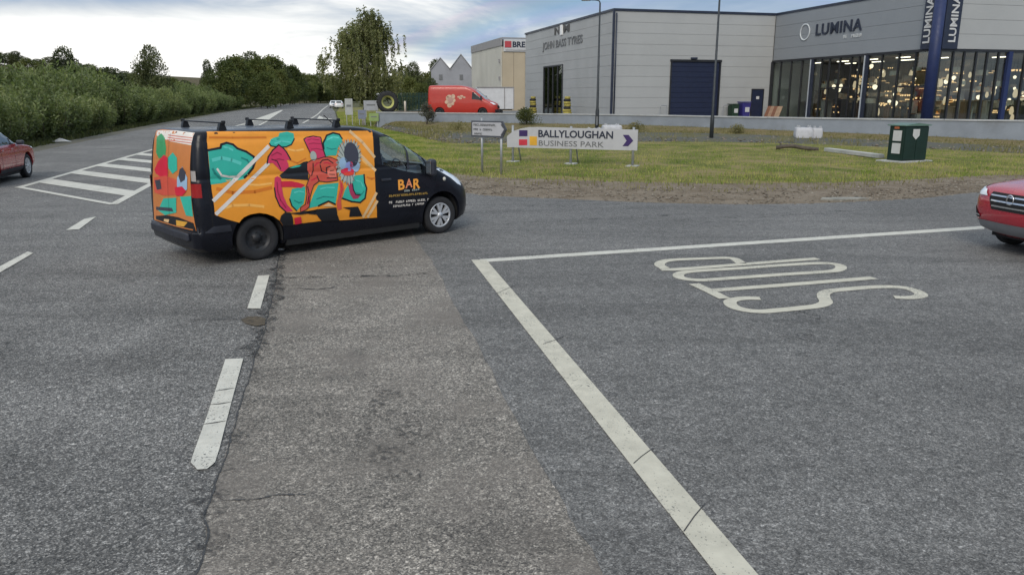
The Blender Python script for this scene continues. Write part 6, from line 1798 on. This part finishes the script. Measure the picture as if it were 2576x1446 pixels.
rart([(0.607,1.16),(0.334,1.195),(0.289,1.055),(0.516,1.022)], DG, 5)
rart([(-0.346,1.27),(-0.528,1.445),(-0.691,1.292),(-0.691,1.13),(-0.528,1.063),(-0.346,1.105)], vm('mural_sky', 150, 178, 205), 5)
rart([(-0.392,1.3),(-0.437,1.399),(-0.537,1.432),(-0.637,1.37),(-0.619,1.26),(-0.482,1.21)], DG, 6)
rart([(-0.256,1.125),(-0.528,1.159),(-0.664,1.101),(-0.528,1.023),(-0.301,1.004)], CR, 6)
rart([(0.221,0.918),(-0.301,0.977),(-0.278,0.754),(0.198,0.664),(0.516,0.703)], TE, 4)
rart([(-0.437,1.002),(-0.809,1.044),(-0.845,0.753),(-0.619,0.745)], TE, 4)
rart([(0.607,0.752),(-0.119,0.808),(-0.165,0.757),(0.607,0.701)], DG, 5)
rart([(0.652,0.601),(0.107,0.673),(-0.346,0.691),(-0.845,0.659),(-0.882,0.569),(-0.256,0.557),(0.652,0.55)], BK, 5)
rart([(-0.256,0.641),(-0.664,0.654),(-0.528,0.573),(-0.256,0.557)], vm('mural_yellow', 214, 160, 60), 6)
rart([(0.244,0.602),(0.017,0.619),(0.062,0.565),(0.266,0.564)], BE_, 6)
rm.build('rear_mural', van, fix=False)
M_tail = pm('tail_red', (0.28, 0.010, 0.012), 0.15, coat=0.5); M_tailw = pm('tail_clear', (0.36, 0.33, 0.32), 0.2)
for s_ in (-1, 1):
    c_ = [(s_ * .955, 1.02), (s_ * .82, 1.02), (s_ * .82, 1.28), (s_ * .945, 1.28)]
    for (za, zb, m_) in ((1.02, 1.22, M_tail), (1.25, 1.40, M_tailw)):
        W0 = VAN.lev((za + zb) / 2)[2]
        ur_ = VAN.lev((za + zb) / 2)[0]
        mb = MB().use(m_); seg = []
        for k in range(8):
            a = k / 7 * math.pi / 2 * (0.8 if m_ is M_tail else 0.45)
            seg.append((ur_ + .03 + .13 - .142 * math.cos(a), s_ * (W0 - .13 + .142 * math.sin(a))))
        vs = [(p[0], p[1], za) for p in seg] + [(p[0], p[1], zb) for p in seg]
        mb.add(vs, [(k, k + 1, 8 + k + 1, 8 + k) for k in range(7)], True); mb.build('tail_lamp', van, fix=False)
mb = MB(); VAN.patch(mb, [(-.003, .56), (.003, .56), (.003, 1.9), (-.003, 1.9)], 'B', 0.013, M_vdark); mb.build('door_gap', van, fix=False)
MB().use(M_vtrim).box((-.975, 0, .44), (.06, 1.5, .12), bev=.025).build('rear_bumper', van)

# lettering on the cab door
dl = MB(); OG = vm('door_orange', 240, 160, 60)


def dtext(geo_, quad, mat):
    """map text geometry (unit box 1x1) into a quad on the door: lower-left, lower-right, upper-left"""
    a, b, c = [Vector(q) for q in quad]
    vs = [tuple(a + (b - a) * p[0] + (c - a) * p[1]) for p in geo_[0]]
    VAN.patch(dl, (vs, geo_[1]), 'R', 0.004, mat)


dtext(fit_text('B', 1, 1, 0.03), [(2.552,0.867),(2.685,0.871),(2.557,1.042)], OG)
dtext(fit_text('A', 1, 1, 0.02), [(2.698,0.884),(2.85,0.895),(2.712,1.039)], vm('door_peach', 226, 140, 96))
dtext(fit_text('R', 1, 1, 0.03), [(2.865,0.857),(3.012,0.87),(2.877,1.033)], OG)
dtext((lambda g: ([(p[0], p[1]) for p in g[0]], g[1]))(glyph_row(1, 1, 8, 1)), [(2.674,0.829),(3.001,0.834),(2.675,0.86)], GY)
dtext(glyph_row(1, 1, 20, 2), [(2.354,0.766),(3.187,0.749),(2.356,0.801)], vm('door_olive', 176, 140, 66))
dtext(glyph_row(1, 1, 24, 3), [(2.35,0.653),(3.201,0.633),(2.351,0.691)], WH)
dtext(glyph_row(1, 1, 20, 4), [(2.435,0.583),(3.097,0.571),(2.435,0.618)], WH)
dl.build('door_lettering', van, fix=False)

# trim, handle, mirror, lamps, grille
mb = MB()
for ln in ([(2.145, .46), (2.14, 1.0), (2.135, 1.84)], [(3.02, .46), (3.06, .62)], [(3.36, .95), (3.42, 1.22)], [(-.70, .55), (-.70, 1.0), (-.70, 1.86)]):
    for i in range(len(ln) - 1):
        a, b = ln[i], ln[i + 1]; VAN.patch(mb, [(a[0] - .006, a[1]), (a[0] + .006, a[1]), (b[0] + .006, b[1]), (b[0] - .006, b[1])], 'R', 0.002, M_vdark, .3)
mb.build('door_gap', van, fix=False)
mb = MB(); VAN.patch(mb, [(-.9, .50), (-.42, .50), (-.44, .60), (-.9, .60)], 'R', 0.006, M_vtrim, .2); mb.build('sill_trim', van, fix=False)
MB().use(M_vtrim).box((2.32, -.967, 1.06), (.20, .035, .045), bev=.012).build('door_handle', van)
mir = MB().use(M_vtrim).box((3.20, -1.08, 1.22), (.13, .17, .30), bev=.05).box((3.27, -.98, 1.10), (.08, .14, .08), bev=.02).build('wing_mirror', van)
MB().use(pm('mirror_glass', (0.5, 0.55, 0.6), 0.05, 0.9)).box((3.13, -1.08, 1.23), (.012, .13, .23), bev=.004).build('glass', mir)
MB().use(M_vtrim).box((3.20, 1.08, 1.22), (.13, .17, .30), bev=.05).box((3.27, .98, 1.10), (.08, .14, .08), bev=.02).build('wing_mirror', van)
M_head = pm('headlamp', (0.72, 0.74, 0.77), 0.15, 0.0, coat=0.8)
mb = MB(); VAN.patch(mb, [(3.40, 1.175), (3.60, 1.168), (3.76, 1.10), (3.92, 1.0), (4.02, .90), (4.0, .83), (3.88, .88), (3.74, .99), (3.56, 1.09)], 'R', 0.006, M_head, .05); mb.build('headlamp', van, fix=False)
for s_ in (-1, 1):
    mb = MB(); VAN.patch(mb, [(s_ * .52, .84), (s_ * .80, .86), (s_ * .86, .98), (s_ * .84, 1.06), (s_ * .60, .96)], 'F', 0.006, M_head, .05); mb.build('headlamp', van, fix=False)
mb = MB(); VAN.patch(mb, [(-.50, .66), (.50, .66), (.54, .86), (-.54, .86)], 'F', 0.006, M_vdark, .08); mb.build('grille', van, fix=False)
mb = MB(); VAN.patch(mb, [(-.70, .30), (.70, .30), (.70, .46), (-.70, .46)], 'F', 0.008, M_vtrim, .1); mb.build('front_bumper', van, fix=False)
MB().use(M_whitep).box((4.44, 0, .55), (.02, .52, .11)).build('number_plate', van)
MB().use(pm('repeater', (0.75, 0.70, 0.6), 0.2)).lathe([(0.001, -.02), (.03, -.016), (.034, 0)], 12, Matrix.Translation((3.56, -VAN.side_w(3.56, 1.0) + 0.0, .99))).build('side_repeater', van)
# roof bars
M_bar = pm('roof_bar_black', (0.015, 0.015, 0.017), 0.4, 0.3)
for u_ in (-.33, .74, 1.57):
    rb = MB().use(M_bar).box((u_, 0, 2.055), (.045, 1.52, .020), bev=.006).build('roof_bar', van)
    for s_ in (-1, 1):
        MB().use(M_bar).prism([(u_ - .07, 1.925), (u_ + .07, 1.925), (u_ + .03, 2.050), (u_ - .03, 2.050)], 'y', s_ * .70 - .04, s_ * .70 + .04).build('foot', rb)
        MB().use(M_bar).box((u_, s_ * .775, 2.062), (.06, .03, .05), bev=.01).build('end_cap', rb)
MB().use(M_vdark).tube([(1.95, 0.0, 1.95), (1.75, 0.0, 2.12)], .008, 5).build('aerial', van)

# ---------------- red cars
CARL = [(.24, -.72, 3.36, .78, .25, .42, .10), (.32, -.85, 3.48, .87, .28, .28, .09), (.45, -.89, 3.55, .915, .30, .27, .10), (.60, -.905, 3.57, .925, .30, .26, .10), (.74, -.89, 3.56, .925, .30, .26, .10), (.84, -.85, 3.53, .918, .30, .27, .10), (.90, -.83, 3.48, .912, .30, .28, .11),
        (.945, -.815, 3.38, .905, .30, .32, .14), (.98, -.80, 3.20, .895, .30, .38, .18), (1.01, -.79, 2.98, .885, .30, .42, .20), (1.04, -.78, 2.72, .872, .30, .40, .20), (1.065, -.775, 2.50, .86, .30, .36, .18), (1.10, -.765, 2.34, .848, .30, .34, .16), (1.25, -.71, 2.05, .795, .28, .32, .12), (1.40, -.62, 1.74, .735, .26, .30, .10), (1.50, -.50, 1.48, .685, .24, .28, .08), (1.56, -.36, 1.26, .64, .22, .26, .06), (1.60, -.18, 1.02, .56, .20, .24, .05), (1.62, .05, .8, .42, .16, .20, .03)]
CAR = Body(CARL)


def make_car(name, loc, ang, paint, label, detail=True, style='alloy', plate=True):
    o = empty(name, loc, ang); tag(o, label, 'car')
    me = CAR.mesh('body', paint); wr = .355; wb = 2.67
    cuts_ = [cyl_mesh(u_, wr + .01, .42, s_ * .58, s_ * 1.2) for u_ in (0, wb) for s_ in (-1, 1)]
    win_ = [(-.45, 1.08), (.55, 1.06), (1.60, 1.06), (2.12, 1.08), (1.75, 1.30), (1.35, 1.48), (.9, 1.53), (.1, 1.53), (-.25, 1.42)]
    if detail:
        cav_ = [(-.5, .70), (2.1, .70), (2.05, 1.10), (1.62, 1.34), (1.2, 1.50), (.1, 1.52), (-.35, 1.35)]
        cuts_ += [prism_mesh(cav_, -.60, .60), prism_mesh(win_, -1.3, 1.3)]
    me = boolean_cut(me, cuts_)
    for p in me.polygons: p.use_smooth = True
    try: me.set_sharp_from_angle(angle=R(40))
    except Exception: pass
    link('body', me, o)
    gm = glass('car_glass', (0.40, 0.48, 0.50), 0.14)
    for f_ in 'RL':
        mb = MB(); CAR.patch(mb, win_, f_, -0.008, gm if detail else M_dk, 0.15); mb.build('side_window', o, fix=False)
        mb = MB()
        for (a, b) in ((.62, .70), (1.56, 1.62)): CAR.patch(mb, [(a, 1.07), (b, 1.07), (b, 1.5), (a, 1.5)] if a < 1 else [(1.60, 1.07), (1.66, 1.07), (1.66, 1.36), (1.60, 1.39)], f_, 0.0, M_frame, .2)
        mb.build('window_pillar', o, fix=False)
        mb = MB(); CAR.patch(mb, [(.44, .27), (2.23, .27), (2.23, .40), (.44, .40)], f_, 0.015, M_vtrim, .1); mb.build('sill_trim', o, fix=False)
        mb = MB()
        for u_ in (.60, 1.62):
            CAR.patch(mb, [(u_ - .005, .42), (u_ + .005, .42), (u_ + .005, 1.05), (u_ - .005, 1.05)], f_, 0.002, M_vdark, .3)
        mb.build('door_gap', o, fix=False)
        s_ = 1 if f_ == 'L' else -1
        MB().use(M_vtrim).box((1.98, s_ * .985, 1.10), (.16, .20, .13), bev=.04).build('wing_mirror', o)
        for u_ in (.72, 1.45): MB().use(paint).box((u_, s_ * (CAR.side_w(u_, .93) + .012), .93), (.17, .03, .035), bev=.01).build('door_handle', o)
        for u_ in (0, wb):
            MB().use(M_vdark).lathe([(.41, 0.0), (.41, .28)], 20, Matrix.Translation((u_, s_ * .58 if s_ > 0 else -.86, wr + .01)), a0=-.2, a1=math.pi + .2).build('wheel_arch_liner', o)
            wheel(o, u_, s_ * .80, wr, .21, style, s_)
        # lamps
        mb = MB(); CAR.patch(mb, [(s_ * .50, .80), (s_ * .70, .80), (s_ * .86, .84), (s_ * .895, .93), (s_ * .80, .925), (s_ * .60, .885)], 'F', 0.022, M_head, .03); mb.build('headlamp', o, fix=False)
        mb = MB(); CAR.patch(mb, [(3.02, .90), (3.22, .84), (3.25, .90), (3.10, .975), (2.95, .985)], f_, 0.008, M_head, .05); mb.build('headlamp', o, fix=False)
        mb = MB(); CAR.patch(mb, [(s_ * .60, .46), (s_ * .85, .48), (s_ * .87, .62), (s_ * .72, .57)], 'F', 0.012, M_vdark, .03); mb.build('fog_lamp_recess', o, fix=False)
        mb = MB(); CAR.patch(mb, [(s_ * .62, .49), (s_ * .83, .50), (s_ * .84, .53), (s_ * .62, .51)], 'F', 0.022, pm('chrome', (0.7, 0.7, 0.72), 0.15, 0.9), .06); mb.build('fog_lamp', o, fix=False)
        mb = MB(); CAR.patch(mb, [(s_ * .45, .85), (s_ * .80, .85), (s_ * .82, 1.02), (s_ * .55, 1.0)], 'B', 0.008, M_tail, .06); mb.build('tail_lamp', o, fix=False)
    mb = MB(); CAR.patch(mb, [(-.60, 1.13), (.60, 1.13), (.50, 1.5), (-.50, 1.5)], 'F', 0.008, MATS['windscreen'], .08); mb.build('windscreen', o, fix=False)
    mb = MB(); CAR.patch(mb, [(-.55, 1.15), (.55, 1.15), (.46, 1.48), (-.46, 1.48)], 'B', 0.008, MATS['windscreen'], .08); mb.build('rear_window', o, fix=False)
    gr = MB(); CAR.patch(gr, [(-.36, .62), (.36, .62), (.46, .78), (.44, .865), (-.44, .865), (-.46, .78)], 'F', 0.006, M_vdark, .06); gro = gr.build('grille', o, fix=False)
    for k in range(3):
        z_ = .66 + .075 * k; hw = .36 + .035 * k
        mb = MB(); CAR.patch(mb, [(-hw, z_), (hw, z_), (hw, z_ + .022), (-hw, z_ + .022)], 'F', 0.016, MATS['chrome'], .06); mb.build('grille_bar', gro, fix=False)
    MB().use(MATS['chrome']).lathe([(.055, 0), (.075, .008), (.075, -.008), (.055, 0)], 20, Matrix.Translation((CAR.front_u(0, .78) + .02, 0, .785)) @ Matrix.Rotation(R(90), 4, 'Z')).build('badge', gro)
    mb = MB(); CAR.patch(mb, [(-.82, .27), (.82, .27), (.86, .42), (.50, .44), (-.50, .44), (-.86, .42)], 'F', 0.010, pm('bumper_silver', (0.22, 0.225, 0.24), 0.4, 0.2), .08); mb.build('front_bumper', o, fix=False)
    MB().use(M_vdark).box((1.33, 0, .28), (1.75, 1.6, .2)).box((1.33, 0, .30), (4.0, 1.05, .18)).build('underbody', o)  # underside box set low to block light and tighten the shade below
    for s_ in (-1, 1): MB().use(M_seat).box((1.15, s_ * .3, .95), (.12, .42, .6), bev=.04).box((1.05, s_ * .3, 1.32), (.08, .22, .14), bev=.03).build('seat', o)
    return o


M_dk = MATS['windscreen']
M_redA = pm('car_red_dark', (0.34, 0.022, 0.026), 0.25, 0.1, var=0.05, coat=0.9)
M_redB = pm('car_red_bright', (0.38, 0.018, 0.034), 0.25, 0.1, var=0.05, coat=0.9)
# car driving away on the far lane: front wheel at a known spot
ca = math.radians(90 + 14.0); fwp = Vector((-15.007,24.276))
fw_off = Vector((2.67 * math.cos(ca), 2.67 * math.sin(ca))) + Vector((math.sin(ca), -math.cos(ca))) * .90
make_car('red_car', (fwp.x - fw_off.x, fwp.y - fw_off.y, 0.004), ca, M_redA, 'dark red car cut off by the left edge, driving away on the main road')
cb_ = math.atan2(-.305, -.952) - R(8)
fr_c = Vector((7.72, 12.0)); dv = Vector((math.cos(cb_), math.sin(cb_)))
suv = make_car('red_car', (fr_c.x - dv.x * 3.57, fr_c.y - dv.y * 3.57, 0.008), cb_, M_redB, 'bright red car nose cut off by the right edge, coming towards the STOP line')
suv.scale = (1.0, 1.0, 1.1)          # a taller car than the other red one

# far white cars
M_cwhite = pm('car_white', (0.62, 0.62, 0.62), 0.3, var=0.05, coat=0.5)
for px_, Y_, an, lb in ((838, 175, -77.0, 'small white car in the distance, left of two, coming along the main road'), (851, 168, 103.0, 'small white car in the distance, right of two, at the grass edge')):
    make_car('distant_car', (atp(px_, Y_), Y_, 0.01), R(an), M_cwhite, lb, detail=False)

# ---------------- red parcel van in the yard
PV = Body([(.25, -1.0, 4.75, .90, .12, .34, .10), (.40, -1.05, 4.88, .98, .12, .38, .12), (.80, -1.05, 4.88, 1.0, .12, .38, .14), (1.05, -1.04, 4.72, 1.0, .12, .38, .14), (1.20, -1.04, 4.45, .995, .12, .36, .14), (1.32, -1.03, 4.10, .99, .12, .34, .12), (1.45, -1.03, 3.92, .985, .12, .30, .10), (1.8, -1.02, 3.50, .97, .12, .28, .08), (2.1, -1.0, 3.10, .95, .12, .28, .08), (2.3, -.98, 2.7, .93, .12, .28, .08), (2.45, -.95, 2.3, .88, .12, .28, .06), (2.52, -.88, 1.9, .78, .14, .28, .05), (2.55, -.75, 1.5, .55, .15, .25, .03)])
pva = R(-9.0)
pv = empty('parcel_van', (atp(1112, 67.5), 67.5, 0.80), pva)
tag(pv, 'red parcel van with pale flower like emblem parked in the yard', 'van')
M_pred = pm('parcel_red', (0.42, 0.028, 0.016), 0.35, var=0.06, coat=0.4); M_cream2 = pm('print_cream', (0.48, 0.33, 0.23), 0.5, var=0.3, scale=6)
pme = PV.mesh('body', M_pred)
pme = boolean_cut(pme, [cyl_mesh(u_, .36, .43, s_ * .6, s_ * 1.3) for u_ in (0, 3.65) for s_ in (-1, 1)])
for p in pme.polygons: p.use_smooth = True
try: pme.set_sharp_from_angle(angle=R(40))
except Exception: pass
link('body', pme, pv)
for u_ in (0, 3.65):
    for s_ in (-1, 1): wheel(pv, u_, s_ * .86, .36, .22, 'steel', s_)
for f_ in 'RL':
    mb = MB(); PV.patch(mb, [(2.75, 1.42), (3.62, 1.35), (3.72, 1.45), (3.42, 1.78), (3.18, 1.98), (2.8, 2.0)], f_, .006, MATS['windscreen'], .12); mb.build('side_window', pv, fix=False)
mb = MB(); PV.patch(mb, [(-.8, 1.42), (.8, 1.42), (.72, 2.12), (-.72, 2.12)], 'F', .008, pm('windscreen_reflect', (0.30, 0.33, 0.36), 0.08), .1); mb.build('windscreen', pv, fix=False)  # white reflections on the pane painted as a pale base colour
mb = MB()
for k in range(7):
    a = k / 7 * 2 * math.pi; PV.patch(mb, ell((.95 + (.30 + .07 * (k % 3)) * math.cos(a), 1.33 + (.32 + .08 * (k % 2)) * math.sin(a)), .13 + .04 * (k % 3), .15 + .05 * (k % 2), 10), 'R', .005, M_cream2, .2)
PV.patch(mb, ell((.95, 1.35), .22, .26, 12), 'R', .008, pm('print_rose', (0.40, 0.22, 0.18), 0.5), .2)
for k, q in enumerate(((1.65, 1.62), (1.9, 1.68), (2.1, 1.58), (1.8, 1.5))): PV.patch(mb, ell(q, .13, .08, 10), 'R', .005, M_cream2, .2)
mb.build('emblem', pv, fix=False)
for s_ in (-1, 1):
    mb = MB(); PV.patch(mb, [(s_ * .55, .98), (s_ * .88, 1.0), (s_ * .9, 1.18), (s_ * .66, 1.16)], 'F', .008, M_head, .06); mb.build('headlamp', pv, fix=False)
    MB().use(M_vtrim).box((3.55, s_ * 1.12, 1.55), (.14, .16, .32), bev=.04).build('wing_mirror', pv)
mb = MB(); PV.patch(mb, [(-.85, .35), (.85, .35), (.85, .60), (-.85, .60)], 'F', .008, M_vtrim, .1); mb.build('front_bumper', pv, fix=False)
mb = MB(); PV.patch(mb, [(-.5, .72), (.5, .72), (.5, .92), (-.5, .92)], 'F', .008, M_vdark, .1); mb.build('grille', pv, fix=False)

# ---------------- white box trailer behind it
bt = empty('box_trailer', (atp(1200, 74), 74.0, 0.80), R(6))
tag(bt, 'white box trailer parked behind the red parcel van', 'trailer')
M_box = pm('trailer_white', (0.55, 0.56, 0.58), 0.5, var=0.06, grime=0.1)
MB().use(M_box).box((1.7, 1.2, 1.50), (3.4, 2.2, 2.0), bev=.03).build('box_body', bt)
MB().use(M_fascia).box((1.7, .07, 2.48), (3.46, .08, .08)).box((3.42, .06, 1.5), (.08, .08, 2.0)).box((2.55, .08, 1.5), (.07, .05, 1.95)).build('frame', bt)
for x_ in (1.3, 2.1): wheel(bt, x_, .25, .30, .2, 'steel', -1)
MB().use(M_vdark).box((1.7, 1.2, .46), (3.2, 1.8, .10)).build('chassis', bt)
